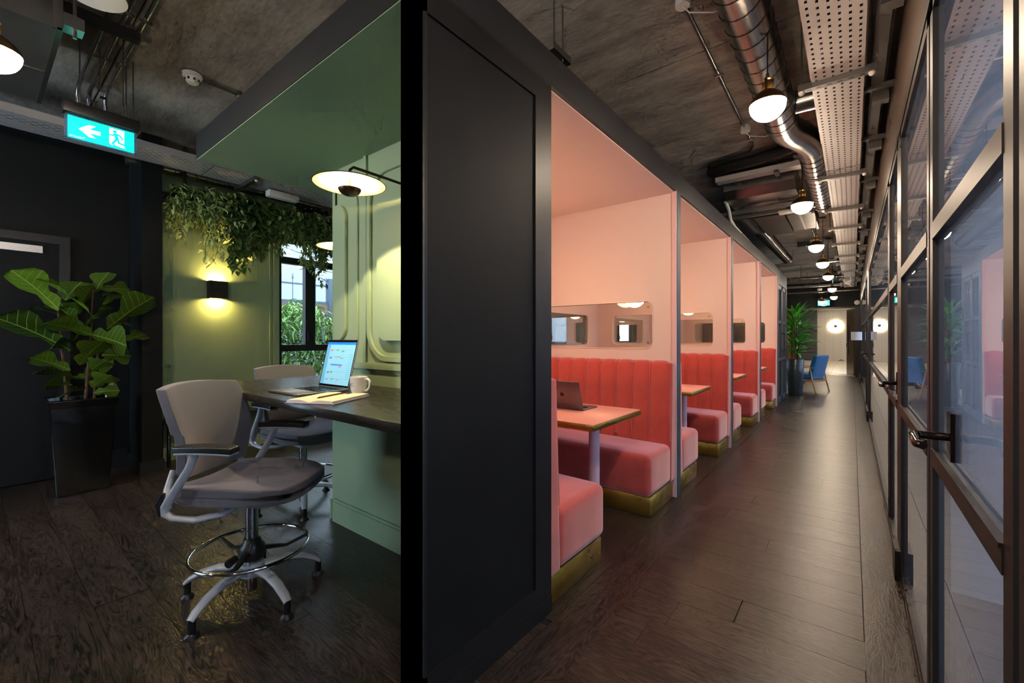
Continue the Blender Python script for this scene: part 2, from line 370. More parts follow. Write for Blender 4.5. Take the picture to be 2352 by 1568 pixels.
# ================================================================== STRUCTURE
CEIL = 3.15
fl = struct('floor', MB().box(-5.8, .24, -2.6, 18.2, -.06, -.006), mat('floor_joint_dark', (20, 17, 15), .9))
PL = {}
def plank(x, y, L, w, along='x'):
    key = (round(L, 2), round(w, 3))
    if key not in PL: PL[key] = MB().box(0, key[0] - .0016, 0, key[1] - .0016, -.006, 0).mesh('plank', FLOORW)
    obj('plank', PL[key], fl, (x, y, 0) if along == 'x' else (x + w, y, 0), (0, 0, 0) if along == 'x' else (0, 0, R(90)))
def row(x0, x1, y, w, cuts):
    xs = [x0] + sorted(c for c in cuts if x0 + .12 < c < x1 - .12) + [x1]
    for a, b in zip(xs, xs[1:]): plank(a, y, b - a, w)
FIX = {2.09: [-.407], 1.89: [-.64]}
k = 0; y = -.71
while y < 17.9:
    c = FIX.get(round(y, 2), [] if k % 2 else [round(rnd.uniform(-.7, -.1), 1)])
    row(-.84, .04, y, .2, c); y += .2; k += 1
for c0, w in ((-1.04, .2), (.04, .16)):
    y = -.7
    while y < 18:
        L = rnd.choice((1.6, 1.9, 2.2)); L = min(L, 18.1 - y); plank(c0, y, L, w, 'y'); y += L
for c0 in (-1.24, -1.44, -1.64, -1.84, -2.04, -2.24, -2.44, -2.64):
    y = 1.6
    while y < 10.7:
        L = min(rnd.choice((1.8, 2.2)), 10.8 - y); plank(c0, y, L, .2, 'y'); y += L
k = 0; y = -1.44
LF = {.16: [-3.353, -2.0], .36: [-2.755, -4.6], .56: [-3.66, -2.14], -.04: [-2.3, -4.2]}
while y < 4.3:
    x1 = -1.04 if y < 1.5 else -2.78
    row(-5.6, x1, y, .2, LF.get(round(y, 2), [-5 + .47 * ((k * 5) % 4), -3.1 + .39 * ((k * 3) % 5)])); y += .2; k += 1

ce = struct('ceiling', MB().box(-5.8, .24, -2.6, 18.2, CEIL + .02, CEIL + .12), mat('ceiling_joint_dark', (40, 36, 32), .9))
slab = MB().box(-5.78, .22, 0, 1.188, CEIL, CEIL + .03).mesh('concrete_slab', CONC)
for i in range(-5, 13): obj('concrete_slab', slab, ce, (0, 3.026 + 1.2 * i, 0))

# --- west wall, its windows, black lobby wall and pier on the left
WZ0, WZ1 = .62, 2.5
tag(plate('wall_west', [rect(1.0, 18.1, 0, CEIL)] + [rect(a, b, WZ0, WZ1) for a, b in WEST_WINDOWS], .15, GREEN, 'X', -5.575), kind='structure')
ww = bpy.data.objects['wall_west']
# raised mouldings on the green wall
for (a, b, z0, z1, rr) in ((1.22, 2.26, .56, 2.58, .2),):
    plate('moulding', [rrect(a, b, z0, z1, rr), rrect(a + .018, b - .018, z0 + .018, z1 - .018, rr - .018)], .016, GREEN, 'X', -5.494, ww)
MB().box(-5.5, -5.475, 2.285, 2.345, .3, 2.7).build('window_architrave', GREEN, ww)
MB().box(-5.5, -5.482, 1.15, 2.3, 0, .14).build('skirting_board', GREEN, ww)
MB().box(-5.5, -5.488, 1.15, 2.3, .505, .512).build('dado_bead', GREEN, ww)
def west_window(i, a, b):
    w = tag(MB().box(-5.62, -5.56, a, a + .05, WZ0, WZ1).box(-5.62, -5.56, b - .05, b, WZ0, WZ1).box(-5.62, -5.56, a, b, WZ0, WZ0 + .05).box(-5.62, -5.56, a, b, WZ1 - .05, WZ1)
            .build('window_%d' % i, BLACKF), kind='structure')
    MB().box(-5.625, -5.545, a, b, 2.19, 2.27).build('transom', BLACKF, w)
    MB().box(-5.625, -5.535, a, b, 1.09, 1.17).build('sill_rail', BLACKF, w)
    n = max(1, round((b - a) / .95) - 1); ms = [a + .405 + (b - a - .405) * j / n for j in range(n)] if i == 1 else [a + (b - a) * (j + 1) / (n + 1) for j in range(n)]
    for mY in ms:
        MB().box(-5.62, -5.54, mY - .065, mY + .065, 1.17, 2.19).build('mullion', BLACKF, w)
        for s in (-1, 1):
            MB().box(-5.54, -5.525, mY + s * .035 - .012, mY + s * .035 + .012, 1.24, 1.36).box(-5.525, -5.51, mY + s * .035 - .008, mY + s * .035 + .008, 1.22, 1.32).build('window_handle', BLKPL, w)
    xs = [a + .05] + ms + [b - .05]
    for p, q in zip(xs, xs[1:]):
        MB().box(-5.592, -5.588, p, q, 1.17, 2.19).build('pane', PANE, w)
    MB().box(-5.592, -5.588, a + .05, b - .05, 2.27, WZ1 - .05).build('pane', PANE, w)
    MB().box(-5.592, -5.588, a + .05, b - .05, WZ0 + .05, 1.09).build('pane', PANE, w)
for i, (a, b) in enumerate(WEST_WINDOWS): west_window(i + 1, a, b)
struct('wall_southwest', MB().box(-5.75, -5.6, -2.6, .98, 0, CEIL), BLACK)
struct('wall_pier', MB().box(-5.7, -5.12, .985, 1.135, 0, CEIL), BLACK)
struct('baseboard_pier', MB().box(-5.7, -5.105, .97, 1.15, 0, .11), BLACKF)
struct('baseboard_southwest', MB().box(-5.6, -5.58, .57, .97, 0, .17), BLACKF)
tag(plate('wall_south', [rect(-5.8, .24, 0, CEIL)] + [rect(a, b, .6, 2.5) for a, b in SOUTH_FILL_WINDOWS], .15, BLACK, 'Y', -2.525), kind='structure')
for i, (a, b) in enumerate(SOUTH_FILL_WINDOWS):  # frame and pane of the added fill window
    w = tag(MB().box(a, a + .06, -2.56, -2.5, .6, 2.5).box(b - .06, b, -2.56, -2.5, .6, 2.5).box(a, b, -2.56, -2.5, .6, .66).box(a, b, -2.56, -2.5, 2.44, 2.5).box((a + b) / 2 - .03, (a + b) / 2 + .03, -2.56, -2.5, .6, 2.5).build('window_%d' % (50 + i), BLACKF), kind='structure')
    MB().box(a + .06, b - .06, -2.532, -2.528, .66, 2.44).build('pane', PANE, w)
# plain black door in the lobby wall
d = tag(MB().box(-5.6, -5.565, -.5, .5, .01, 2.09).build('door_1', BLACK), kind='structure')
MB().box(-5.6, -5.545, .5, .57, 0, 2.16).box(-5.6, -5.545, -.57, -.5, 0, 2.16).box(-5.6, -5.545, -.5, .5, 2.09, 2.16).build('door_frame', BLACKF, d)
MB().box(-5.565, -5.545, .11, .40, 1.995, 2.055).build('closer_cover_plate', mat('brushed_plate', (178, 178, 180), .35, metal=.6), d)
MB().box(-5.565, -5.52, .485, .505, 1.62, 1.74).box(-5.565, -5.52, .485, .505, .3, .42).build('hinge', STEELD, d)

# --- the booth block: end panel, canopy, dividers, back wall
XF = -1.083; XB = -2.78; YS = .913; ZS = 2.41; ZT = 2.565
DIV = [3.505, 5.450, 7.400, 9.300]; DT = .09
we = struct('wall_booth_end', MB().box(-1.206, -1.092, YS, 1.66, 0, ZS), BLACK)
MB().box(-1.206, XF, YS, YS + .012, 0, ZS).build('corner_post', BLACKF, we)
MB().box(-1.092, XF, 1.535, 1.66, 0, ZS).build('stile', BLACKF, we)
MB().box(-1.092, XF, YS, 1.535, 0, .15).build('bottom_rail', BLACKF, we)
MB().box(-1.092, XF + .004, YS, 1.66, 0, .075).build('skirting_board', BLACKF, we)
MB().box(-1.092, XF, YS, 1.535, ZS - .1, ZS).build('top_rail', BLACKF, we)
# beam along the corridor, and along the front of the green niche
struct('trim_1', MB().box(XF - .07, XF, YS, 10.76, ZS, ZT), BEAM)
struct('trim_2', MB().box(-3.33, XF - .07, YS, YS + .05, ZS, ZT), BEAM)
struct('trim_3', MB().box(-3.33, -3.28, YS + .05, 3.46, ZS, ZT), BEAM)
struct('ceiling_niche', MB().box(-3.33, XF - .005, YS + .004, 1.60, ZS - .004, ZS + .02).box(-3.33, XB, 1.6, 3.46, ZS - .004, ZS + .02), GREEN)
struct('ceiling_booths', MB().box(XB, XF - .02, 1.60, 10.7, ZS - .004, ZS + .02).box(-4.5, XB, 3.46, 9.3, ZS - .004, ZS + .02), PINK)
struct('ceiling_block_top', MB().box(-4.5, XF - .07, 3.46, 10.76, ZT - .03, ZT).box(-3.28, XF - .07, YS + .05, 3.46, ZT - .03, ZT), BEAM)
# green panelled partition between niche and first booth
wn = struct('wall_niche', MB().box(-2.77, -1.206, 1.567, 1.63, 0, ZS).box(-2.83, -2.77, 1.567, 3.46, 0, ZS), GREEN)
MB().box(-2.795, -1.206, 1.545, 1.567, 0, .135).box(-2.85, -2.83, 1.56, 3.46, 0, .135).build('skirting_board', GREEN, wn)
MB().box(-2.795, -1.206, 1.553, 1.567, .135, .15).build('skirting_bead', GREEN, wn)
MB().box(-2.78, -1.206, 1.552, 1.567, 1.06, 1.10).build('panel_rail', GREEN, wn)
def mould(nm, loops, t): plate(nm, loops, t + .01, GREEN, 'Y', 1.567 - t / 2 + .005, wn)
mould('panel_field', [rrect(-2.77, -2.636, 1.235, 2.15, .10, 10, (1, 0, 0, 1))], .024)
mould('panel_moulding', [rrect(-2.77, -2.505, 1.115, 2.285, .17, 12, (1, 0, 0, 1)), rrect(-2.77, -2.535, 1.145, 2.255, .14, 12, (1, 0, 0, 1))], .014)
mould('pilaster_bead', [rect(-2.432, -2.404, 1.10, 2.405)], .016)
mould('panel_moulding', [rrect(-2.388, -1.25, 1.112, 2.285, .2, 14), rrect(-2.358, -1.28, 1.142, 2.255, .17, 14)], .02)
mould('panel_field', [rrect(-2.259, -1.38, 1.237, 2.16, .09, 10)], .034)
# pink south wall of first booth, back walls, dividers with see-through windows
wz0, wz1 = 1.165, 1.56
tag(plate('wall_booth_south', [rect(-2.745, XF - .03, 0, ZS)], .01, PINK, 'Y', 1.637), kind='structure')
tag(plate('wall_booth_back', [rect(1.63, 10.7, 0, ZS)] + [rrect(a, b, wz0, wz1, .06) for a, b in ((3.86, 5.13), (5.82, 7.06), (7.77, 9.0))], .05, PINK, 'X', XB), kind='structure')
nw = [0]
def booth_window(axis, pos, a, b, t):
    nw[0] += 1
    w = tag(plate('window_%d' % (10 + nw[0]), [rrect(a - .002, b + .002, wz0 - .002, wz1 + .002, .062), rrect(a + .004, b - .004, wz0 + .004, wz1 - .004, .056)], t + .012, mat('bead_pale', (226, 206, 190), .3), axis, pos), kind='structure')
    plate('pane', [rrect(a + .002, b - .002, wz0 + .002, wz1 - .002, .056)], .004, ACRYL, axis, pos - .01 if axis == 'Y' else pos + .01, w)
    for sa in (a + .05, b - .05):
        for sz in (wz0 + .05, wz1 - .05):
            p = pos - .012 if axis == 'Y' else pos + .012; q = p - .006 if axis == 'Y' else p + .006
            MB().cyl((sa, p, sz) if axis == 'Y' else (p, sa, sz), (sa, q, sz) if axis == 'Y' else (q, sa, sz), .007, 10).build('screw', BRASSP, w)
for i, yd in enumerate(DIV):
    tag(plate('wall_divider_%d' % (i + 1), [rect(XB + .025, XF - .03, 0, ZS), rrect(-2.55, -1.275, wz0, wz1, .06)], DT - .016, PINK, 'Y', yd), kind='structure')
    booth_window('Y', yd, -2.55, -1.275, DT - .016)
    tr = struct('trim_%d' % (4 + i), MB().box(XF - .03, XF + .003, yd - DT / 2 + .006, yd + DT / 2, 0, ZS), GREY)
    MB().box(XF - .035, XF - .001, yd - DT / 2 - .008, yd - DT / 2 + .006, 0, ZS).build('edge_bead', PINKE, tr)
    if i:
        tag(plate('wall_west_divider_%d' % i, [rect(-4.45, XB - .025, 0, ZS), rrect(-4.28, -3.0, wz0, wz1, .06)], DT - .016, PINK, 'Y', yd), kind='structure')
    else:
        tag(plate('wall_west_divider_0', [rect(-4.45, XB - .05, 0, ZS)], DT, GREEN, 'Y', yd), kind='structure')
for a, b in ((3.86, 5.13), (5.82, 7.06), (7.77, 9.0)): booth_window('X', XB, a, b, .05)

# --- glazed phone room at the far end of the block
pr = struct('wall_phone_room', MB().box(XB, XF - .06, 10.68, 10.74, 0, ZS).box(XF - .06, XF, 9.345, 9.45, 0, ZS).box(XF - .06, XF, 10.66, 10.74, 0, ZS).box(XF - .06, XF, 9.45, 10.66, 2.28, ZS), GREY)
for i, (a, b) in enumerate(((9.455, 10.05), (10.06, 10.655))):
    dd = tag(MB().box(XF - .05, XF - .01, a, a + .07, .01, 2.275).box(XF - .05, XF - .01, b - .07, b, .01, 2.275).box(XF - .05, XF - .01, a, b, 2.2, 2.275).box(XF - .05, XF - .01, a, b, .01, .12)
             .box(XF - .05, XF - .01, a, b, .82, .87).box(XF - .05, XF - .01, a, b, 1.54, 1.59).box(XF - .045, XF - .015, (a + b) / 2 - .012, (a + b) / 2 + .012, .1, 2.2).build('door_%d' % (2 + i), GREY), kind='structure')
    for z0, z1 in ((.12, .82), (.87, 1.54), (1.59, 2.2)):
        for ya, yb in ((a + .07, (a + b) / 2 - .012), ((a + b) / 2 + .012, b - .07)): MB().box(XF - .032, XF - .028, ya, yb, z0, z1).build('pane', PANE, dd)
    s = a + .035 if i else b - .035
    MB().tube([(XF - .01, s, 1.0), (XF + .04, s, 1.0), (XF + .04, s, 1.35), (XF - .01, s, 1.35)], .009, 8).build('pull_handle', BLKPL, dd)

# --- glazed office partition on the corridor's other side
XG = .195; XP = .208; HZ = 2.36
struct('wall_header', MB().box(.2, .34, -2.6, 18.2, HZ, CEIL), HEADER)
struct('wall_pier_1', MB().box(XG, .32, 2.985, 3.11, 0, HZ), BRONZE)
struct('wall_pier_2', MB().box(XG, .32, 8.4, 8.9, 0, HZ), BLACKF)
struct('wall_pier_3', MB().box(XG, .32, 15.3, 18.1, 0, HZ), BLACK)
for i, (a, b) in enumerate(((2.965, 3.13), (8.38, 8.92), (15.28, 18.1))): struct('baseboard_pier_%d' % (i + 1), MB().box(XG - .022, XG, a, b, 0, .155), BLACKF)
struct('trim_8', MB().box(XG - .004, .25, -2.4, 15.3, -.004, .03), BRONZE)
struct('trim_9', MB().box(XG - .004, .25, -2.4, 15.3, HZ - .05, HZ + .012), BRONZE)
def handle(parent, Y, flip=1):
    h = MB().box(XG + .004, XP + .012, Y - .028, Y + .028, .93, 1.055).build('lock_plate', mat('gloss_bronze', (50, 36, 32), .12, metal=.8), parent)
    MB().tube([(XG + .008, Y, .99), (XG - .05, Y, .99), (XG - .066, Y - .014 * flip, .99), (XG - .066, Y - .115 * flip, .985), (XG - .056, Y - .13 * flip, .985)], .0105, 10).build('lever', mat('gloss_bronze', (50, 36, 32)), h, 60)
UNITS = [('window_30', -2.4, -1.25, 0), ('window_31', -1.2, -.15, 0), ('window_32', -.1, .97, 0), ('door_4', 1.0, 1.90, 1), ('window_33', 1.93, 2.985, 0),
         ('door_5', 3.11, 3.86, 1), ('window_34', 3.9, 8.4, 0), ('door_6', 8.9, 10.1, 1), ('window_35', 10.15, 15.3, 0)]
for nm, a, b, isdoor in UNITS:
    fw = .055 if isdoor else .045
    m = MB()
    for ya, yb in ((a, a + fw), (b - fw, b)): m.box(XG, .235, ya, yb, .012, HZ - .04)
    m.box(XG, .235, a, b, HZ - .09, HZ - .04).box(XG, .235, a, b, .012, .06)
    u = tag(m.build(nm, BRONZE), kind='structure')
    MB().box(XG - .002, .232, a + fw, b - fw, 1.555, 1.605).build('transom_bar', BRONZE, u)
    MB().box(XG - .002, .232, a + fw, b - fw, .86, .905).box(XG - .006, XG, a + fw, b - fw, .905, .913).build('mid_rail', BRONZE, u)
    for z0, z1 in ((.06, .86), (.905, 1.555), (1.605, HZ - .09)): MB().box(XP, XP + .006, a + fw - .003, b - fw + .003, z0, z1).build('pane', OPANE, u)
    if isdoor: handle(u, {'door_4': 1.60, 'door_5': 3.33, 'door_6': 9.4}[nm])
# offices behind the glass: shell, daylight windows
struct('floor_office', MB().box(.24, 3.5, -2.6, 15.4, -.05, 0), OFFC)
struct('ceiling_office', MB().box(.34, 3.5, -2.6, 15.4, 2.75, 2.8), LOBBYW)
tag(plate('wall_east', [rect(-2.6, 15.4, 0, 2.8)] + [rect(a, b, .8, 2.5) for a, b in EAST_WINDOWS], .1, OFFW, 'X', 3.5), kind='structure')
for i, (a, b) in enumerate(EAST_WINDOWS):
    w = tag(MB().box(3.47, 3.53, a, a + .06, .8, 2.5).box(3.47, 3.53, b - .06, b, .8, 2.5).box(3.47, 3.53, a, b, .8, .86).box(3.47, 3.53, a, b, 2.44, 2.5).box(3.47, 3.53, (a + b) / 2 - .03, (a + b) / 2 + .03, .8, 2.5).build('window_%d' % (40 + i), LOBBYW), kind='structure')
    MB().box(3.498, 3.502, a + .06, b - .06, .86, 2.44).build('pane', PANE, w)
for i, yy in enumerate((-2.55, 3.05, 8.65, 15.35)): struct('wall_office_%d' % (i + 1), MB().box(.32, 3.5, yy - .04, yy + .04, 0, 2.8), OFFW)

for i, (x, y, L) in enumerate(((1.9, 1.2, 'added fill light panel in the ceiling of the nearest glazed office'), (1.9, 5.0, 'added fill light panel in the middle office, nearer one'), (1.9, 7.2, 'added fill light panel in the middle office, farther one'), (1.9, 10.6, 'added fill light panel in the far office, nearer one'), (1.9, 13.6, 'added fill light panel in the far office, farther one'))):  # panels added to brighten the offices and cool the corridor light
    t_ = thing('office_fill_panel', L, 'ceiling light', (x, y, 2.75), group='added office fill light panels')
    MB().box(-.28, .28, -.28, .28, -.012, -.004).build('diffuser', mat('fill_panel_diffuser', (240, 245, 255), .4, emit=30, ecol=(222, 234, 255)), t_); MB().box(-.3, .3, -.3, -.28, -.014, 0).box(-.3, .3, .28, .3, -.014, 0).box(-.3, -.28, -.28, .28, -.014, 0).box(.28, .3, -.28, .28, -.014, 0).build('frame', WHITEP, t_)

# --- far end: dark bulkhead with opening, lobby with chevron marble wall
struct('wall_north', MB().box(-5.7, -1.50, 18, 18.2, 0, CEIL).box(-1.50, .2, 18, 18.2, 2.27, CEIL), BLACK)
struct('trim_10', MB().box(-1.56, -1.49, 17.97, 18.22, 0, 2.3).box(.08, .2, 17.95, 18.22, 0, 2.3).box(-1.56, .2, 17.97, 18.22, 2.25, 2.3), BLACKF)
LY = 30.0
fl2 = struct('floor_lobby', MB().box(-6, 4, 18.2, LY + .2, -.06, -.008), mat('grout', (150, 144, 134), .8))
tl = MB().box(0, .894, 0, 1.194, -.008, 0).mesh('floor_tile', TILE)
for i in range(7):
    for j in range(10): obj('floor_tile', tl, fl2, (-3.3 + .9 * i, 18.2 + 1.2 * j, 0))
struct('ceiling_lobby', MB().box(-6, 4, 18.2, LY + .2, 2.85, 2.95), LOBBYW)
struct('wall_lobby_west', MB().box(-6, -1.55, LY - .4, LY + .2, 0, 2.9).box(-3.6, -3.5, 18.2, LY, 0, 2.9), mat('lobby_charcoal', (78, 74, 78), .6))
struct('wall_lobby_east', MB().box(1.9, 2.0, 18.2, LY + .2, 0, 2.9), LOBBYW)
wm = struct('wall_lobby_north', MB().box(-1.55, 2.0, LY + .03, LY + .2, 0, 2.9), mat('marble_joint', (150, 144, 132), .6))
cw = .36; hh = .25; ph = .16
chev = {}
for sgn in (1, -1):
    m = MB(); x0, x1 = 0, cw - .006; z0, z1 = (0, hh) if sgn > 0 else (hh, 0); g = .008
    m.add([(x0, 0, z0), (x1, 0, z1), (x1, 0, z1 + ph - g), (x0, 0, z0 + ph - g), (x0, .03, z0), (x1, .03, z1), (x1, .03, z1 + ph - g), (x0, .03, z0 + ph - g)],
          [(0, 1, 2, 3), (7, 6, 5, 4), (0, 4, 5, 1), (1, 5, 6, 2), (2, 6, 7, 3), (3, 7, 4, 0)])
    chev[sgn] = m.mesh('marble_slab', MARBLE)
for ci in range(6):
    for k in range(0, 20): obj('marble_slab', chev[1 if ci % 2 == 0 else -1], wm, (-1.55 + ci * cw, LY, k * ph - .14))
# ================================================================== BOOTH FURNITURE
# bench: local x along the booth, y=0 at the wall, front at -y
BW = .825
def bench_proto():
    t = thing('booth_bench', 'x', 'bench', group='velvet benches in the pink booths')
    rbox('plinth', (-BW + .012, BW - .012, -.515, -.03, 0, .135), .002, BRASS, t, 1)
    rbox('seat', (-BW, BW, -.548, -.09, .135, .432), .045, VELVET, t, 4, cuts=2, fn=lambda c: (c.x, c.y, c.z + (.008 * (1 - abs(c.x / BW) ** 4) if c.z > .38 else 0)))
    def lean(c): return (c.x, c.y - (.03 * (1 - min(1, max(0, (c.z - .2) / .8))) if c.y < -.04 else 0), c.z)
    b = rbox('backrest', (-BW, BW, -.082, -.002, .135, 1.062), .026, VELVET, t, 4, lean, cuts=3)
    n = 11; w = 2 * (BW - .03) / n; m = MB(); prof = []
    for zz in (.40, .55, .70, .85, .97): prof.append((-.082 - .03 * (1 - (zz - .2) / .8), zz))
    prof += [(-.082, 1.02), (-.074, 1.046), (-.058, 1.060), (-.036, 1.064), (-.012, 1.060)]
    nx = 6; vs = []; fs = []
    for (yy, zz) in prof:
        for i in range(nx + 1):
            u = i / nx * 2 - 1; bl = .013 * (1 - u ** 4) + .001
            ny, nz = (-1, 0) if zz < 1.0 else ((-.7, .7) if zz < 1.05 else (0, 1))
            vs.append((u * (w / 2 - .0012), yy + ny * bl, zz + nz * bl))
    for j in range(len(prof) - 1):
        for i in range(nx): fs.append((j * (nx + 1) + i, j * (nx + 1) + i + 1, (j + 1) * (nx + 1) + i + 1, (j + 1) * (nx + 1) + i))
    cm = m.add(vs, fs).mesh('channel', VELVET, 50)
    pm = MB().tube([(0, y - .007 if z < 1.03 else y - .002, z + (.005 if z > 1.03 else 0)) for y, z in prof], .0052, 6).mesh('piping', VELVET, 60)
    for k in range(n):
        obj('channel', cm, b, (-BW + .03 + w * (k + .5), 0, 0))
        if k: obj('piping', pm, b, (-BW + .03 + w * k, 0, 0))
    for sx in (-1, 1):
        x = sx * (BW - .012)
        MB().tube([(x, -.104, .45), (x, -.102, .5), (x, -.078, 1.0), (x, -.068, 1.042), (x, -.04, 1.057)], .005, 6).build('piping', VELVET, b, 60)
    return t
bp = bench_proto(); bn = 0
YB = [(1.646, 3.466), (3.544, 5.411), (5.489, 7.361), (7.439, 9.261)]
ORD = ['nearest pink booth', 'second pink booth', 'third pink booth', 'last pink booth']
XC = -1.095 - BW
lbl = ['coral velvet bench with brass plinth in the %s, back against the %s']
for i, (a, b) in enumerate(YB):
    for j, (loc, rz) in enumerate((((XC, a, 0), math.pi), ((XC, b, 0), 0))):
        L = 'coral velvet channel-back bench in the %s, %s' % (ORD[i], 'facing away down the corridor' if j == 0 else 'facing the camera')
        q = bp if bn == 0 else copy_tree(bp, L, loc, rz)
        q.location = loc; q.rotation_euler = (0, 0, rz); q['label'] = L; q.scale = (1, 1.09 if j == 0 else 1, 1)
        bn += 1
tp = thing('booth_table', 'pink topped table with brass edge and lilac leg carrying a laptop', 'table', (0, 0, 0), group='tables in the pink booths')
rbox('table_edge', (XB + .03, -1.165, -.352, .352, .714, .7475), .001, BRASS, tp, 1)
rbox('table_top', (XB + .031, -1.166, -.351, .351, .7475, .75), .0008, LAM, tp, 1)
for lx in (-1.345, -2.45):
    MB().lathe([(0, .714), (.036, .714), (.036, .012), (.036, .012)], (lx, 0, 0), 20).build('leg', LILAC, tp, 40)
    MB().lathe([(0, .012), (.05, .012), (.052, 0), (0, 0)], (lx, 0, 0), 24).build('foot_plate', LILAC, tp, 40)
TBL = ['pink topped table with brass edge and lilac leg carrying a laptop', 'bare pink table with brass edge in the second booth', 'bare pink table with brass edge in the third booth', 'bare pink table with brass edge in the last booth']
for i, (a, b) in enumerate(YB):
    y = (a + b) / 2 + .025
    if i == 0: tp.location = (0, y, 0)
    else: copy_tree(tp, TBL[i], (0, y, 0))

# pendants: brass stem and cap, opal bulb
def pendant_proto(name, label, group, r, drop, bulbm, cap=.0):
    t = thing(name, label, 'pendant lamp', group=group)
    n = 20; prof = [(0, -r)] + [(r * math.sin(R(a)), -r * math.cos(R(a))) for a in range(12, 91, 13)] + [(r * 1.0, 0)] + ([(r * math.cos(R(a)), r * math.sin(R(a))) for a in (15, 30, 45)] if cap else [])
    MB().lathe(prof, (0, 0, 0), n).build('bulb', bulbm, t, 60)
    s = r / .082
    if cap: pr = [(r * .72, r * .70), (r * .5, r * .95), (.026 * s, r * 1.08), (.024 * s, r * 1.2)]
    else: pr = [(r * 1.005, 0), (r * .98, r * .14), (r * .85, r * .40), (r * .62, r * .64), (r * .40, r * .78), (r * .33, r * .84)]
    MB().lathe(pr, (0, 0, 0), n).build('bulb_cap', BRASSP, t, 50)
    hz = pr[-1][1]
    MB().lathe([(0, hz - .005), (.02 * s, hz - .005), (.016 * s, hz + .05 * s), (.022 * s, hz + .054 * s), (.016 * s, hz + .062 * s), (.008, hz + .064 * s), (.008, hz + .085 * s), (0, hz + .085 * s)], (0, 0, 0), 16).build('lamp_holder', BRASSP, t, 40)
    for k in range(3):
        a = k * 2.094 + .4
        MB().box(-.004, .004, -.006, .006, hz - .012, hz + .058 * s, Matrix.Translation((.024 * s * math.cos(a), .024 * s * math.sin(a), 0)) @ Matrix.Rotation(a, 4, 'Z')).build('cage_rib', BRASSP, t)
    MB().cyl((0, 0, hz + .08 * s), (0, 0, drop - .02), .0032, 8).build('cord', BLKPL, t)
    MB().lathe([(0, drop - .028), (.03, drop - .026), (.042, drop - .015), (.045, drop), (0, drop)], (0, 0, 0), 20).build('ceiling_rose', BRASSP, t, 40)
    return t
PZ = 2.43
pp = pendant_proto('pendant_lamp', 'x', 'warm globe pendants along the corridor', .082, CEIL - PZ, BULB)
PEND = [(-.334, 2.5), (-.346, 4.56), (-.36, 6.72), (-.36, 8.3), (-.354, 10.1), (-.371, 12.7), (-.404, 15.2)]
PLB = ['nearest brass capped globe pendant hanging below the spiral duct', 'second brass capped globe pendant, in front of the fan coil unit', 'third brass capped globe pendant along the corridor', 'fourth brass capped globe pendant along the corridor', 'fifth brass capped globe pendant along the corridor', 'sixth brass capped globe pendant along the corridor', 'seventh brass capped globe pendant, farthest of the main row']
for i, (x, y) in enumerate(PEND):
    if i == 0: pp.location = (x, y, PZ); pp['label'] = PLB[0]
    else: copy_tree(pp, PLB[i], (x, y, PZ))
copy_tree(pp, 'globe pendant glowing in front of the far green exit sign', (-.76, 16.9, PZ))
for x, y, L in ((-.33, .45, 'added globe pendant overhead, unseen fill light above the camera'), (-.33, -1.6, 'added globe pendant, unseen fill light behind the camera over the corridor'), (-2.9, -1.7, 'added globe pendant, unseen fill light behind the camera in the side lobby')):  # extra pendants added out of view to raise the ambient light
    copy_tree(pp, L, (x, y, PZ))
copy_tree(pp, 'glowing globe pendant cut by the picture edge beside the metal duct box', (-2.765, .062, 2.43))
bpn = pendant_proto('booth_pendant', 'x', 'opal pendants over the booth tables', .115, ZS - 1.70, BULBB, 1)
first = True
for i, (x, y, L) in enumerate([(-1.93, 2.56, 'opal pendant over the table of the first pink booth'), (-1.85, 4.48, 'opal pendant over the table of the second pink booth, seen through the booth window'), (-1.85, 6.43, 'opal pendant over the table of the third pink booth'), (-1.85, 8.35, 'opal pendant over the table of the last pink booth'),
                              (-1.9, 10.05, 'added opal pendant brightening the glazed phone room'), (-3.72, 6.43, 'opal pendant in the farther back-to-back booth seen through two windows'), (-3.72, 8.35, 'opal pendant in the farthest back-to-back booth seen through the windows')]):  # phone room pendant is added to light its interior
    if first: bpn.location = (x, y, 1.70); bpn['label'] = L; first = False
    else: copy_tree(bpn, L, (x, y, 1.70))

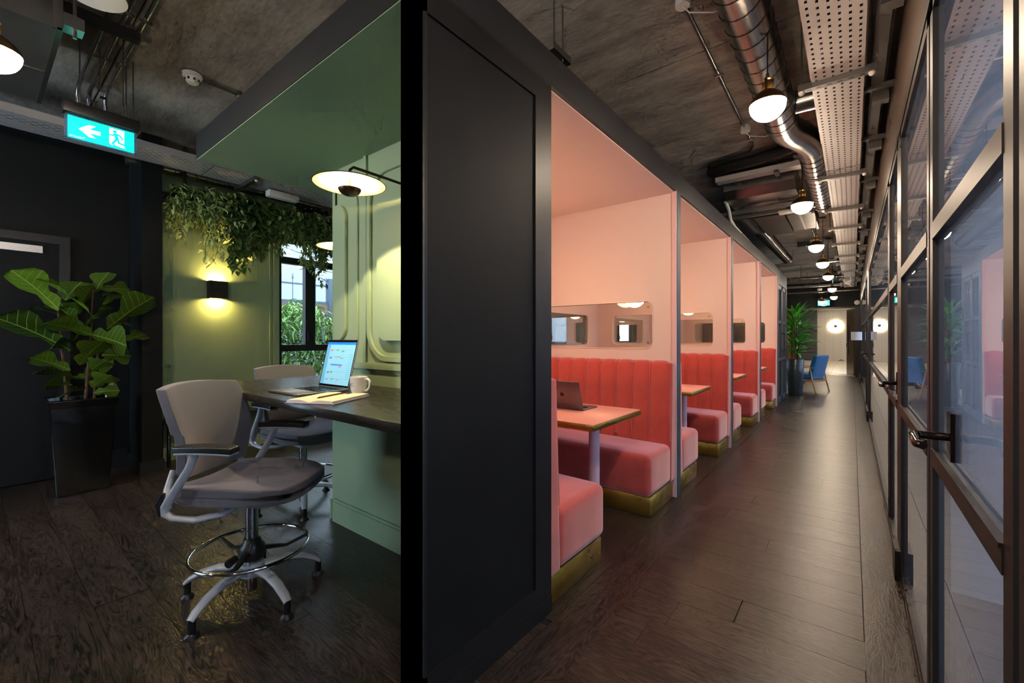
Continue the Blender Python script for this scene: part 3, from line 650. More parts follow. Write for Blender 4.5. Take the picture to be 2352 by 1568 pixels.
# ================================================================== GREEN NICHE
DZ = .957
dk = thing('wraparound_desk', 'black oak counter desk wrapped round the green partition, holding a laptop and mug', 'desk', (-2.2, 1.2, 0))
o = dk.location
m = plate('desk_top', [[(-3.33, .92), (-1.207, .92), (-1.207, 1.566), (-2.832, 1.566), (-2.832, 3.45), (-3.33, 3.45)]], .04, DESKW, 'Z', DZ - .02, dk, (-o[0], -o[1], 0), bevel=.002)
MB(o).box(-3.1, -2.84, 1.9, 1.94, .75, DZ - .042).box(-3.1, -2.84, 3.1, 3.14, .75, DZ - .042).build('wall_bracket', BLACKF, dk)
def disc_lamp(name, label, c, wall, group):
    t = thing(name, label, 'lamp', c, group=group)
    mm = MB().lathe([(.175, 0), (.178, .002), (.172, .006), (.10, .022), (.03, .03), (0, .031)], (0, 0, 0), 40); mm.build('shade_back', BROWNM, t, 40)
    MB().lathe([(.174, .001), (.10, .017), (.03, .025), (0, .026)], (0, 0, 0), 40).build('reflector_disc', CREAM, t, 40)
    MB().lathe([(.056, -.022), (.054, -.030), (.045, -.044), (.026, -.054), (0, -.058)], (0, 0, 0), 28).build('dome', BROWNM, t, 40)
    MB().cyl((0, 0, -.03), (0, 0, .026), .006, 8).build('dome_stem', BROWNM, t)
    MB().lathe([(.008, -.026), (.05, -.026), (.05, -.024), (.008, -.024)], (0, 0, 0), 28).build('light_source', LEDW, t)
    l = bpy.data.lights.new('downlight_beam', 'SPOT'); l.energy = 30; l.color = (1, .76, .42); l.spot_size = R(124); l.spot_blend = .12; l.shadow_soft_size = .02
    lo = bpy.data.objects.new('downlight_beam', l); COL.objects.link(lo); lo.parent = t; lo.location = (0, 0, -.064)
    w = Vector(wall) - Vector(c)
    dr = Vector((w.x, w.y, 0)).normalized()
    MB().tube([(0, 0, .028), (0, 0, .075), tuple(dr * .02 + Vector((0, 0, .095))), tuple(dr * (w.length - .02) + Vector((0, 0, .095)))], .0075, 10).build('arm', BROWNM, t, 50)
    MB().cyl(tuple(dr * (w.length - .022) + Vector((0, 0, .095))), tuple(dr * (w.length - .0005) + Vector((0, 0, .095))), .045, 20).build('wall_plate', BROWNM, t, 40)
    return t
disc_lamp('disc_wall_lamp', 'glowing disc wall lamp with bronze dome over the desk laptop', (-2.0, 1.2, 2.03), (-2.0, 1.567, 2.03), 'disc lamps of the green niche')
disc_lamp('disc_wall_lamp', 'farther disc wall lamp half hidden by the green partition, before the window', (-3.07, 1.77, 1.95), (-2.83, 1.77, 1.95), 'disc lamps of the green niche')

# --- drafting chairs
def chair_proto():
    t = thing('drafting_chair', 'x', 'chair', group='grey drafting chairs at the counter desk')
    # facing +x ; seat
    def seatfn(c):
        x, y, z = c; u = (x + .22) / .48; e = (y / .245)
        if z > .545: z += -.034 * max(0, u - .6) ** 1.5 * 2.2 - .012 * (1 - e * e) * (1 - abs(u - .45)) + .012 * e * e
        else: z += .03 * e * e
        taper = 1 - .16 * max(0, (.18 - u)) / .18 - .22 * max(0, u - .82) / .18
        return (x, y * taper, z)
    rbox('seat', (-.22, .27, -.25, .25, .492, .592), .046, FAB, t, 5, seatfn, cuts=6)
    def backfn(c):
        x, y, z = c; u = (z - .6) / .44
        x += -.055 + .10 * (y / .22) ** 2 * .55 - .07 * u * u + .03 * math.sin(u * math.pi)
        w = .86 + .17 * min(1, max(0, u) * 1.5) - .05 * max(0, u - .85) / .15
        z2 = z - .016 * (y / .22) ** 2 * (1 if u > .5 else -1.4)
        return (x, y * w, z2)
    rbox('backrest', (-.225, -.175, -.225, .225, .60, 1.04), .022, FAB, t, 3, backfn, cuts=8)
    # back shell bar + side frames
    for s in (-1, 1):
        y = s * .27
        f = MB().tube([(.0, s * .06, .478), (.0, s * .2, .475), (-.06, y, .478), (-.16, y, .482), (-.195, y, .50), (-.192, y, .535), (-.15, y, .60), (-.085, y, .70), (-.06, y, .765)], [.022, .022, .022, .02, .022, .026, .026, .024, .022], 10, flat=.62)
        fr = f.build('arm_frame', CHAIRG, t, 60)
        MB().tube([(-.215, y, .49), (-.225, y, .54), (-.205, y, .585)], [.012, .02, .01], 8, flat=.7).build('frame_inset', BLKPL, fr, 60)
        MB().tube([(-.19, y, .52), (-.225, s * .23, .585), (-.235, s * .19, .66)], [.017, .015, .012], 8).build('back_bracket', CHAIRG, fr, 60)
        def padfn(c, s=s): return (c.x, s * .27 + (c.y) * (1 - .25 * abs(c.x + .01) / .13), c.z - .006 * (abs(c.x + .01) / .13) ** 2)
        pd = rbox('arm_pad', (-.14, .12, -.042, .042, .772, .797), .011, BLKPL, t, 3, padfn, cuts=4)
        rbox('arm_pad_base', (-.135, .115, -.038, .038, .764, .774), .003, CHAIRG, pd, 2, padfn, cuts=3)
    rbox('mechanism', (-.12, .14, -.09, .09, .455, .51), .018, CHAIRG, t, 3)
    MB().lathe([(0, .46), (.028, .46), (.028, .26), (0, .26)], n=24).build('gas_lift', STEELD, t, 40)
    MB().lathe([(0, .262), (.024, .262), (.024, .035), (.02, .03), (0, .03)], n=20).build('lower_column', CHROME, t, 40)
    hb = MB().lathe([(.029, .285), (.036, .28), (.042, .26), (.055, .245), (.058, .21), (.05, .185), (.03, .18)], n=24).build('ring_hub', BLKPL, t, 40)
    MB().tube([(-.03, -.075, .215), (-.03, -.12, .21)], .018, 12).build('clamp_knob', BLKPL, hb, 40)
    MB().tube([(.25 * math.cos(2 * math.pi * k / 48), .25 * math.sin(2 * math.pi * k / 48), .235) for k in range(48)], .0085, 10, True).build('foot_ring', CHROME, t, 80)
    for k in range(3):
        a = R(40 + 120 * k); ca, sa = math.cos(a), math.sin(a)
        MB().tube([(ca * .04, sa * .04, .225), (ca * .15, sa * .15, .205), (ca * .243, sa * .243, .233)], [.022, .014, .012], 8, flat=.5).build('ring_spoke', BLKPL, hb, 50)
    MB().lathe([(0, .168), (.05, .165), (.058, .14), (.05, .105), (0, .1)], n=24).build('base_hub', CHAIRG, t, 40)
    legm = MB().tube([(.03, 0, .135), (.09, 0, .145), (.16, 0, .142), (.23, 0, .122), (.285, 0, .092), (.31, 0, .07)], [.03, .028, .025, .023, .021, .018], 12, flat=.6).mesh('leg', CHAIRG, 60)
    glm = MB().lathe([(0, .078), (.016, .078), (.016, .02), (.028, .01), (.03, 0), (0, 0)], (.303, 0, 0), 16).mesh('glide', BLKPL, 40)
    for k in range(5):
        lg = obj('leg', legm, t, (0, 0, 0), (0, 0, R(-28 + 72 * k))); obj('glide', glm, lg)
    return t
ch = chair_proto(); ch.location = (-2.29, .855, 0); ch.rotation_euler = (0, 0, R(33.7)); ch['label'] = 'grey drafting chair in front, turned sideways with chrome foot ring fully visible'
c2 = copy_tree(ch, 'grey drafting chair behind the desk corner, tucked in beside the window', (-3.24, 1.56, 0), R(4))

# --- things on the desk
def laptop(name, label, loc, rz, w, dp, ang, bodym, lidm, screen):
    t = thing(name, label, 'laptop', loc, rz, 'open laptops')
    # hinge line on local x axis, base towards -y
    b = rbox('base', (-w / 2, w / 2, -dp, 0, 0, .011), .003, bodym, t, 2)
    MB().box(-w / 2 + .02, w / 2 - .02, -dp * .58, -.018, .011, .0115).build('keyboard_well', DARKG, b)
    km = MB().box(-.0065, .0065, -.006, .006, .0115, .0128).mesh('key', BLKPL)
    for r_ in range(5):
        for c_ in range(13): obj('key', km, b, ((c_ - 6) * (w - .05) / 13, -.03 - r_ * dp * .105, 0))
    MB().box(-.055, .055, -dp + .012, -dp * .62, .011, .0114).build('trackpad', bodym, b)
    ld = rbox('lid', (-w / 2, w / 2, -.003, .003, 0, dp), .0025, lidm, t, 2, loc=(0, .002, .008), rot=(-(ang - R(90)), 0, 0))
    MB().box(-w / 2 + .004, w / 2 - .004, -.0034, -.003, .008, dp - .004).build('screen_bezel', DARKG, ld)
    sw = w - .022; sh = dp - .03
    if screen:
        MB().box(-sw / 2, sw / 2, -.0037, -.0034, .018, .018 + sh).build('screen', mat('screen_page', (140, 200, 226), .3, emit=.38, ecol=(120, 196, 228)), ld)
        def blk(nm, col, rs):
            mm = MB()
            for (x0, x1, z0, z1) in rs: mm.box(-sw / 2 + x0 * sw, -sw / 2 + x1 * sw, -.0040, -.0037, .018 + (1 - z1) * sh, .018 + (1 - z0) * sh)
            mm.build(nm, mat('screen_' + nm, col, .3, emit=.5, ecol=col), ld)
        blk('title_bar', (30, 120, 220), [(0, 1, .02, .075)])
        blk('menu_bar', (15, 20, 30), [(0, 1, 0, .02)])
        blk('side_bar', (96, 160, 196), [(0, .12, .12, 1), (0, .12, .075, .12)])
        blk('calendar_rules', (170, 130, 160), [(.16, .8, .19, .195), (.16, .8, .36, .365), (.16, .8, .53, .535), (.16, .8, .7, .705), (.16, .8, .86, .865)])
        blk('red_entries', (200, 90, 90), [(.16, .24, .20, .225), (.46, .54, .35, .372), (.16, .25, .39, .41), (.55, .64, .58, .6), (.16, .25, .74, .755), (.17, .25, .88, .9), (.55, .63, .88, .892)])
        blk('green_entries', (90, 160, 100), [(.36, .45, .19, .22), (.55, .64, .21, .245), (.36, .45, .36, .378), (.56, .65, .38, .4), (.28, .37, .70, .735), (.36, .45, .87, .89)])
        blk('blue_entries', (50, 120, 200), [(.26, .66, .535, .565), (.16, .25, .37, .388), (.17, .25, .715, .738), (.02, .12, .10, .115)])
        blk('text_lines', (70, 130, 160), [(.84, .97, .3 + .05 * q, .306 + .05 * q) for q in range(12)] + [(.02, .10, .35 + .04 * q, .355 + .04 * q) for q in range(14)])
    return t, ld
laptop('laptop', 'open laptop on the black desk showing a calendar on screen', (-2.355, 1.306, DZ), R(1), .318, .285, R(103), ALU, ALU, True)
lp2, ld2 = laptop('laptop', 'open laptop seen from behind on the pink table, with a fruit emblem', (-1.60, 2.622, .75), R(180), .305, .205, R(107), ALUD, ALUD, False)
# emblem on the lid: bitten apple outline with leaf
ap = []
for k in range(40):
    a = 2 * math.pi * k / 40; r_ = .0155 * (1 + .05 * math.cos(2 * a)); x, z = r_ * math.cos(a) * .98, r_ * math.sin(a)
    z -= .0035 * math.exp(-((x) / .0045) ** 2) * (1 if z > 0 else -.55); x *= (1 - .12 * (z < 0) * (-z / .0155))
    dx, dz = x - .0185, z - .002; dd_ = math.hypot(dx, dz)
    if dd_ < .0085: x, z = .0185 + dx / dd_ * .0085, .002 + dz / dd_ * .0085
    ap.append((x, z))
lf = [(.0005, .0165), (.0012, .0205), (.0045, .0245), (.0062, .0250), (.0060, .0215), (.0035, .0178)]
plate('lid_emblem', [ap], .0006, mat('emblem_dark', (70, 40, 36), .2, metal=.5), 'Y', .0033, ld2, (0, 0, .105))
plate('lid_emblem', [lf], .0006, mat('emblem_dark', (70, 40, 36)), 'Y', .0033, ld2, (0, 0, .105))
# mug
mg = thing('mug', 'white ceramic mug with dark lettering beside the notebook', 'mug', (-1.99, 1.245, DZ), R(15))
MB().lathe([(0, .004), (.026, .004), (.030, 0), (.031, .004), (.040, .03), (.0435, .06), (.0445, .095), (.0430, .0965), (.0415, .095), (.041, .06), (.037, .03), (.0, .01)], n=32).build('body', WHITEC, mg, 40)
MB().tube([(.0425, 0, .082), (.058, 0, .087), (.070, 0, .078), (.073, 0, .06), (.068, 0, .042), (.056, 0, .03), (.038, 0, .026)], .0058, 10, flat=1.2).build('handle', WHITEC, mg, 60)
tm = text_mesh('mug_lettering', 'CONIC', .021, mat('mug_ink', (40, 34, 34), .5), 0, 'CENTER')
for v in tm.vertices:
    x, y, z = v.co; h_ = .052 + y; rad = .0437 + .0011 * (h_ - .055) / .035 + .0002; th = R(-129) + x / rad
    v.co = (rad * math.cos(th), rad * math.sin(th), h_)
obj('mug_lettering', tm, mg)
tm = MB()
for k in range(14):
    a0 = R(-129) + (-.028 + .004 * k) / .0437; a1 = a0 + .0036 / .0437
    tm.add([(.04365 * math.cos(a0), .04365 * math.sin(a0), .0465), (.04365 * math.cos(a1), .04365 * math.sin(a1), .0465), (.04367 * math.cos(a1), .04367 * math.sin(a1), .0475), (.04367 * math.cos(a0), .04367 * math.sin(a0), .0475)], [(0, 1, 2, 3)])
tm.build('mug_lettering', mat('mug_ink', (40, 34, 34)), mg)
# notebook: spine line from (-2.09,.965)...; local x along spine
nb = thing('notebook', 'open cream notebook with lavender cover lying at the desk edge', 'notebook', (-1.965, 1.075, DZ), R(115.5))
rbox('cover', (-.15, .15, -.125, .125, 0, .004), .0015, PURPLE, nb, 2)
for s in (-1, 1):
    vs = []; fs = []; n = 10
    for i in range(n + 1):
        u = i / n; yy = s * (.002 + .116 * u); zz = .006 + .014 * math.sin(min(1, u * 1.5) * math.pi * .62) * (1 - .35 * u)
        vs += [(-.145, yy, .004), (-.145, yy, zz), (.145, yy, zz), (.145, yy, .004)]
    for i in range(n):
        for k in range(3): fs.append((i * 4 + k, i * 4 + k + 1, i * 4 + 5 + k, i * 4 + 4 + k))
    fs += [tuple(n * 4 + q for q in (0, 1, 2, 3))]
    MB().add(vs, fs).build('pages', PAPER, nb, 50)
pn = thing('pen', 'slim bronze ballpoint pen lying on the open notebook', 'pen', (-1.965, 1.075, DZ), R(115.5))
MB().tube([(-.11, -.012, .0215), (-.095, -.012, .0225), (.06, -.02, .0225)], [.001, .0042, .0042], 10).build('barrel', BRASSP, pn, 60)
MB().tube([(.06, -.02, .0225), (.10, -.022, .0225)], .0044, 10).build('cap', BROWNM, pn, 60)
MB().box(.062, .095, -.0215, -.0195, .027, .0285).build('clip', BROWNM, pn)

# ================================================================== LEFT SIDE THINGS
sc1 = thing('wall_sconce', 'black box sconce washing the green wall with light', 'wall lamp', (-5.5, 1.69, 1.78))
MB().box(0, .012, -.085, .085, -.095, .095).box(.012, .10, -.085, -.079, -.095, .095).box(.012, .10, .079, .085, -.095, .095).box(.094, .10, -.079, .079, -.095, .095).build('casing', BLACKF, sc1)
MB().box(.014, .092, -.075, .075, -.082, .082).build('lamp_body', BLACKF, sc1)
for zz in (-1, 1): MB().box(.025, .08, -.055, .055, min(zz * .082, zz * .088), max(zz * .082, zz * .088)).build('light_source', SCON, sc1)
bn_ = thing('wall_bench', 'black topped bench with tubular legs under the sconce', 'bench', (-5.3, 1.7, 0))
rbox('seat_board', (-.19, .16, -.54, 2.2, .43, .465), .006, DESKW, bn_, 2)
for yy in (-.5, .55, 1.6):
    MB().tube([(-.14, yy, 0), (-.14, yy, .40), (-.12, yy, .42), (.10, yy, .42), (.12, yy, .40), (.12, yy, 0)], .016, 10).build('leg', GLOSSB, bn_, 50)
sk = thing('power_socket', 'brass double socket plate above the wall bench', 'socket', (-5.5, 1.4, .55))
rbox('face_plate', (0, .01, -.075, .075, -.045, .045), .002, SOCK, sk, 1)
for yy in (-.037, .037):
    MB().box(.009, .011, yy - .005, yy + .005, .004, .016).box(.009, .011, yy - .017, yy - .006, -.014, -.008).box(.009, .011, yy + .006, yy + .017, -.014, -.008).build('pin_hole', BLKPL, sk)
    MB().box(.009, .014, yy - .006, yy + .006, .024, .036).build('rocker_switch', BLKPL, sk)
# fig tree in tall black planter
PX, PY = -5.03, .578
fp = thing('tapered_planter', 'tall glossy black tapered planter standing before the black door', 'planter', (PX, PY, 0))
def ring(w, z): return [(-w, -w, z), (w, -w, z), (w, w, z), (-w, w, z)]
mm = MB(); lv = [ring(.155, 0), ring(.195, .70), ring(.208, .745), ring(.212, .765), ring(.185, .765), ring(.178, .70)]
vs = [p for r_ in lv for p in r_]; fs = [(0, 1, 2, 3)]
for i in range(5):
    for k in range(4): fs.append((i * 4 + k, i * 4 + (k + 1) % 4, i * 4 + 4 + (k + 1) % 4, i * 4 + 4 + k))
mm.add(vs, fs); pb = mm.build('body', GLOSSB, fp)
bv = pb.modifiers.new('edge', 'BEVEL'); bv.width = .012; bv.segments = 3
MB().add(ring(.18, .715), [(0, 1, 2, 3)]).build('soil', SOIL, fp)
ft = thing('fiddle_leaf_fig', 'fiddle leaf fig with broad green leaves growing from the black planter', 'plant', (PX, PY, .715))
def fig_leaf():
    n, mrow = 10, 5; vs = []; uv = []; fs = []
    for i in range(n + 1):
        u = i / n
        wd = .5 * (.30 + .75 * u ** 1.1 - .28 * math.exp(-((u - .42) / .13) ** 2)) * math.sqrt(max(0, 1 - max(0, (u - .62) / .38) ** 2.4)) * min(1, u * 5 + .12)
        for j in range(-mrow, mrow + 1):
            q = j / mrow; x = wd * q
            z = .11 * abs(q) ** 1.4 * wd * 2 - .22 * u * u + .025 * math.sin(u * 13 + abs(q) * 4) * abs(q)
            vs.append((x, u, z)); uv.append((.5 + x, u))
    w = 2 * mrow + 1
    for i in range(n):
        for j in range(w - 1): fs.append((i * w + j, i * w + j + 1, (i + 1) * w + j + 1, (i + 1) * w + j))
    mb = MB().add(vs, fs); me = mb.mesh('leaf', FIGL, 80)
    ul = me.uv_layers.new()
    for lp in me.loops: ul.data[lp.index].uv = uv[lp.vertex_index]
    return me
FL = fig_leaf()
def leaf_between(me, name, parent, base, tip, w, roll=0, org=(0, 0, 0)):
    d = tip - base; L = d.length; yv = d.normalized(); up = Vector((0, 0, 1))
    xv = yv.cross(up); xv = xv.normalized() if xv.length > .05 else Vector((1, 0, 0)); zv = xv.cross(yv)
    M = Matrix((xv, yv, zv)).transposed() @ Matrix.Rotation(roll, 3, 'Y')
    o = bpy.data.objects.new(name, me); COL.objects.link(o); o.parent = parent
    M4 = M.to_4x4() @ Matrix.Diagonal((w, L, L * .9, 1)); M4.translation = base - Vector(org)
    o.matrix_local = M4
    return o
STEM = [((-5.04, .50), 1.62), ((-5.0, .60), 1.72), ((-5.05, .66), 1.30)]
for (x, y), zt in STEM:
    lean = .05 if y > .55 else -.06
    MB(ft.location).tube([(x, y, .71), (x + .01, y + lean * .3, 1.0), (x, y + lean * .7, 1.3), (x, y + lean, zt)], [.011, .010, .008, .006], 8).build('stem', BARK, ft, 60)
LEAVES = [(135, 712, 42, 610, .1, .20, .5), (212, 725, 112, 626, .16, .22, -.4), (218, 672, 240, 620, -.05, .17, .2), (229, 716, 238, 672, .1, .12, .9), (231, 664, 302, 660, -.1, .10, 1.2), (245, 757, 338, 672, .12, .22, -.7),
          (208, 768, 298, 786, .2, .24, -.9), (283, 782, 334, 762, -.05, .13, .6), (163, 806, 2, 709, .1, .20, .6), (212, 770, 105, 727, .22, .17, .5), (150, 728, 78, 700, -.1, .18, .1), (182, 838, 228, 776, .16, .20, -.3),
          (233, 815, 300, 812, .05, .16, .9), (162, 850, 74, 811, .05, .14, .7), (166, 862, 80, 845, .14, .12, .4), (210, 850, 241, 822, .2, .13, -.5), (211, 890, 254, 855, .18, .15, -.6), (197, 892, 134, 900, .2, .13, .5),
          (166, 884, 104, 880, .0, .10, .8), (215, 902, 272, 892, .1, .11, .9), (168, 790, 206, 722, .08, .15, .3), (160, 730, 140, 690, -.12, .16, -.4), (250, 740, 300, 736, -.15, .17, .4), (226, 790, 262, 750, -.1, .15, -.2),
          (172, 820, 120, 772, -.12, .15, .2), (180, 870, 230, 850, -.1, .13, .5), (238, 700, 270, 668, -.18, .13, .1), (150, 690, 180, 640, -.12, .17, .2), (190, 760, 150, 700, .0, .16, .3), (200, 800, 262, 792, -.05, .16, .6), (175, 780, 112, 790, .12, .15, .5), (205, 740, 250, 700, .02, .15, -.3), (190, 870, 128, 862, -.05, .13, .4), (222, 872, 268, 872, -.02, .12, .6), (205, 830, 258, 838, .1, .14, .8), (182, 720, 196, 652, .05, .17, .1)]
for (bu, bv_, tu, tv, dx, w, roll) in LEAVES:
    b = at(bu, bv_, X=PX + dx * .45); t_ = at(tu, tv, X=PX + dx)
    leaf_between(FL, 'leaf', ft, b, t_, w * 1.75, roll, ft.location)

# hanging rail with trailing plants
hr = thing('hanging_rail', 'black metal rail hung from the ceiling in front of the green wall', 'rail', (-5.2, 2.2, 2.66))
MB().box(-.012, .012, -1.06, 1.6, -.02, .0).build('bar', BLACKF, hr); MB().box(-.13, -.106, -1.06, 1.6, -.02, 0).build('bar', BLACKF, hr)
for yy in (-.87, 1.2): MB().box(-.012, .012, yy - .012, yy + .012, 0, CEIL - 2.66).build('drop_rod', BLACKF, hr)
for yy in (-1.05, -.5, .1, .7, 1.3): MB().box(-.106, -.012, yy - .008, yy + .008, -.02, -.004).build('cross_bar', BLACKF, hr)
def leaf_cloud(mb, pts, size, rg, jit, narrow=.55):
    for p in pts:
        s_ = size * rg.uniform(.7, 1.3); a = rg.uniform(0, 6.283); tl_ = rg.uniform(-1.25, .1)
        f = Vector((math.cos(a) * math.cos(tl_), math.sin(a) * math.cos(tl_), math.sin(tl_))); sd = f.cross(Vector((0, 0, 1))).normalized(); up = sd.cross(f)
        c = Vector(p) + Vector((rg.gauss(0, jit), rg.gauss(0, jit), rg.gauss(0, jit * .6)))
        w = s_ * narrow * .5; f1 = f * s_
        mb.add([c, c + f1 * .28 + sd * w * .85 + up * w * .25, c + f1 * .62 + sd * w * .8 + up * w * .1, c + f1 - up * s_ * .16, c + f1 * .62 - sd * w * .8 + up * w * .1, c + f1 * .28 - sd * w * .85 + up * w * .25, c + f1 * .5 - up * .03 * s_],
               [(0, 1, 6), (1, 2, 6), (2, 3, 6), (3, 4, 6), (4, 5, 6), (5, 0, 6)])
def trailing(label, py0, py1, vines, leafm, size, n_mound, seed, narrow=.55):
    rg = random.Random(seed); yc = (py0 + py1) / 2
    t = thing('trailing_plant', label, 'plant', (-5.25, yc, 2.66), group='trailing plants on the hanging rail')
    rbox('trough', (-.05, .04, py0 - yc + .02, py1 - yc - .02, 0, .07), .01, BLKPL, t, 2)
    st = MB(); lv_ = MB()
    pts = [(rg.uniform(-.10, .13), rg.uniform(py0 - yc, py1 - yc), rg.uniform(-.20, .13)) for _ in range(int(n_mound * 2.2))]
    leaf_cloud(lv_, pts, size, rg, .02, narrow)
    for (yy, L, spread) in vines:
        for q in range(spread + 2):
            y0 = yy - yc + rg.gauss(0, .045); x0 = rg.uniform(-.03, .12); path = [(x0 * .3, y0, .06), (x0, y0, .03)]; ll = L * rg.uniform(.55, 1.0); n = max(3, int(ll / .07))
            for i in range(1, n + 1): path.append((x0 + .02 * math.sin(i * 1.1 + q), y0 + .018 * math.sin(i * .9 + q * 2) + (rg.uniform(-.03, .03) * i / n), .03 - ll * i / n))
            st.tube(path, .002, 4, caps=False)
            lp_ = []
            for i in range(len(path) - 1):
                a, b = Vector(path[i]), Vector(path[i + 1])
                for k_ in range(5): lp_.append(a.lerp(b, k_ / 5))
            leaf_cloud(lv_, lp_, size, rg, .014, narrow)
    st.build('vines', BARK, t); f = lv_.build('foliage', leafm, t); f['kind'] = 'stuff'
trailing('trailing plant with pale variegated leaves at the near end of the rail', 1.22, 1.60, [(1.30, .45, 4), (1.40, .25, 3), (1.50, .45, 2), (1.55, .62, 1)], VLEAF, .066, 230, 1, .42)
trailing('trailing plant with striped narrow leaves reaching down to the sconce', 1.56, 1.82, [(1.60, .98, -1), (1.66, .72, 1), (1.75, .40, 3)], VLEAF, .066, 200, 2, .45)
trailing('dark broad-leaved trailing plant in the middle of the rail', 1.75, 2.12, [(1.82, .72, 5), (1.92, .62, 5), (2.05, .5, 5)], PLEAF, .10, 150, 3, .72)
trailing('dark ivy with a short trail beside the window edge', 2.05, 2.45, [(2.25, .48, 3), (2.33, .35, 2), (2.4, .22, 3)], DLEAF, .072, 260, 4, .65)
trailing('ivy trailing over the left window pane', 2.40, 2.72, [(2.47, .42, 4), (2.56, .62, 5), (2.66, .3, 4)], DLEAF, .066, 230, 5, .55)
trailing('long ivy trailing down the window mullion', 2.68, 2.95, [(2.74, .85, 4), (2.78, .62, 5), (2.84, .5, 5), (2.9, .45, 4)], DLEAF, .066, 240, 6, .58)
trailing('ivy at the far end of the rail next to the partition', 2.92, 3.45, [(2.98, .45, 3), (3.05, .62, 3), (3.2, .4, 4)], DLEAF, .066, 280, 8, .6)
# ================================================================== CEILING SERVICES
def helix(p0, p1, r, pitch):
    p0, p1 = Vector(p0), Vector(p1); d = p1 - p0; L = d.length; t = d.normalized()
    a = t.cross(Vector((0, 0, 1)) if abs(t.z) < .9 else Vector((1, 0, 0))).normalized(); b = t.cross(a); n = int(L / pitch * 18)
    return [p0 + t * (L * i / n) + (a * math.cos(2 * math.pi * i / 18) + b * math.sin(2 * math.pi * i / 18)) * r for i in range(n + 1)]
def spiral_duct(name, label, segs, r, pitch=.13, mt=None, group=None):
    t = thing(name, label, 'duct', segs[0][0], group=group); o = segs[0][0]
    for (p0, p1) in segs:
        b = MB(o).tube([p0, p1], r, 28).build('duct_run', mt or GALV, t, 40)
        MB(o).tube(helix(p0, p1, r + .001, pitch), .0032, 5).build('spiral_seam', mat('seam_dark', (60, 56, 54), .5, metal=.6), b, 60)
    return t
sd = spiral_duct('spiral_duct', 'large shiny spiral duct running below the ceiling above the nearest pendant', [((-.41, -.9, 2.86), (-.41, 3.75, 2.86)), ((-.265, 4.35, 2.86), (-.265, 6.33, 2.86))], .105)
o = sd.location
MB(o).tube([(-.41, 3.74, 2.86), (-.405, 3.85, 2.86), (-.38, 3.97, 2.86), (-.335, 4.08, 2.86), (-.295, 4.2, 2.86), (-.27, 4.3, 2.86), (-.265, 4.4, 2.86)], .108, 28).build('elbow', GALV, sd, 50)
MB(o).tube([(-.33, 3.6, 2.905), (.07, 3.6, 2.905)], .078, 24).build('branch', GALV, sd, 40)
for yy in (.2, 1.9, 3.4, 5.0, 6.2):
    x = -.41 if yy < 4 else -.265
    MB(o).tube([(x + .109 * math.cos(2 * math.pi * k / 32), yy, 2.86 + .109 * math.sin(2 * math.pi * k / 32)) for k in range(32)], .005, 6, True).cyl((x, yy, 2.965), (x, yy, CEIL), .004, 6).build('hanger_clamp', GALVD, sd)
# wide perforated cable tray
ct = thing('cable_tray', 'wide pale perforated cable tray running the length of the corridor', 'cable tray', (-.065, -.8, 2.755))
for k in range(6):
    obj('tray_length', perf_mesh('tray_length', .236, 2.79, TRAY, .034, .05, .011, .019, .05), ct, (0, k * 2.8, 0))
CHN = [('channel', y) for y in (1.05, 3.1, 4.96, 6.24, 7.3, 8.56, 9.85, 10.84, 12.12, 13.46, 14.6, 15.3)]
chm = MB().box(-.19, .17, -.021, .021, -.03, -.026).box(-.19, .17, -.021, -.018, -.026, .008).box(-.19, .17, .018, .021, -.026, .008).mesh('channel', GALVD)
slm = MB()
for k in range(7): slm.box(-.15 + k * .05, -.125 + k * .05, -.005, .005, -.0308, -.03)
slm = slm.mesh('slot', BLKPL)
cpm = MB().lathe([(0, -.05), (.012, -.047), (.017, -.036), (.015, -.026), (0, -.024)], n=14).mesh('end_cap', WHITEP, 60)
rdm = MB().cyl((0, 0, -.03), (0, 0, CEIL - 2.755), .0045, 8).mesh('threaded_rod', GALVD)
for nm, y in CHN:
    c = obj('support_channel', chm, ct, (0, y + .8, 0)); obj('slot', slm, c)
    for x in (-.172, .152): obj('end_cap', cpm, c, (x, 0, 0)); obj('threaded_rod', rdm, c, (x, 0, 0))
cb = thing('cable_bundle', 'dark data cables lying in the wide perforated tray', 'cables', (-.065, 0, 2.77))
rg = random.Random(3)
for k in range(9):
    x0 = -.1 + k * .025
    MB().tube([(x0 + .004 * math.sin(q * 1.3 + k), -.7 + q * .9, rg.uniform(0, .004)) for q in range(18)], .0125, 6).build('cable', mat('cable_dark_%d' % (k % 3), ((30, 26, 34), (46, 36, 60), (22, 22, 24))[k % 3], .5), cb, 60)
# service channel fixed to header
sv = thing('steel_trunking', 'dark steel trunking between the perforated tray and the header wall', 'trunking', (.12, 0, 2.83))
MB().box(-.03, .03, -1, 15.2, -.03, .05).build('body', GALVD, sv)
for yy in (1.6, 2.45, 3.45, 4.3, 5.4, 6.7, 7.9, 9.2, 10.3, 11.4, 12.8, 14.2):
    MB().box(-.09, .08, yy - .02, yy + .02, -.055, -.03).box(-.02, .06, yy + .06, yy + .13, -.10, -.03).build('wall_bracket', GALVD, sv)
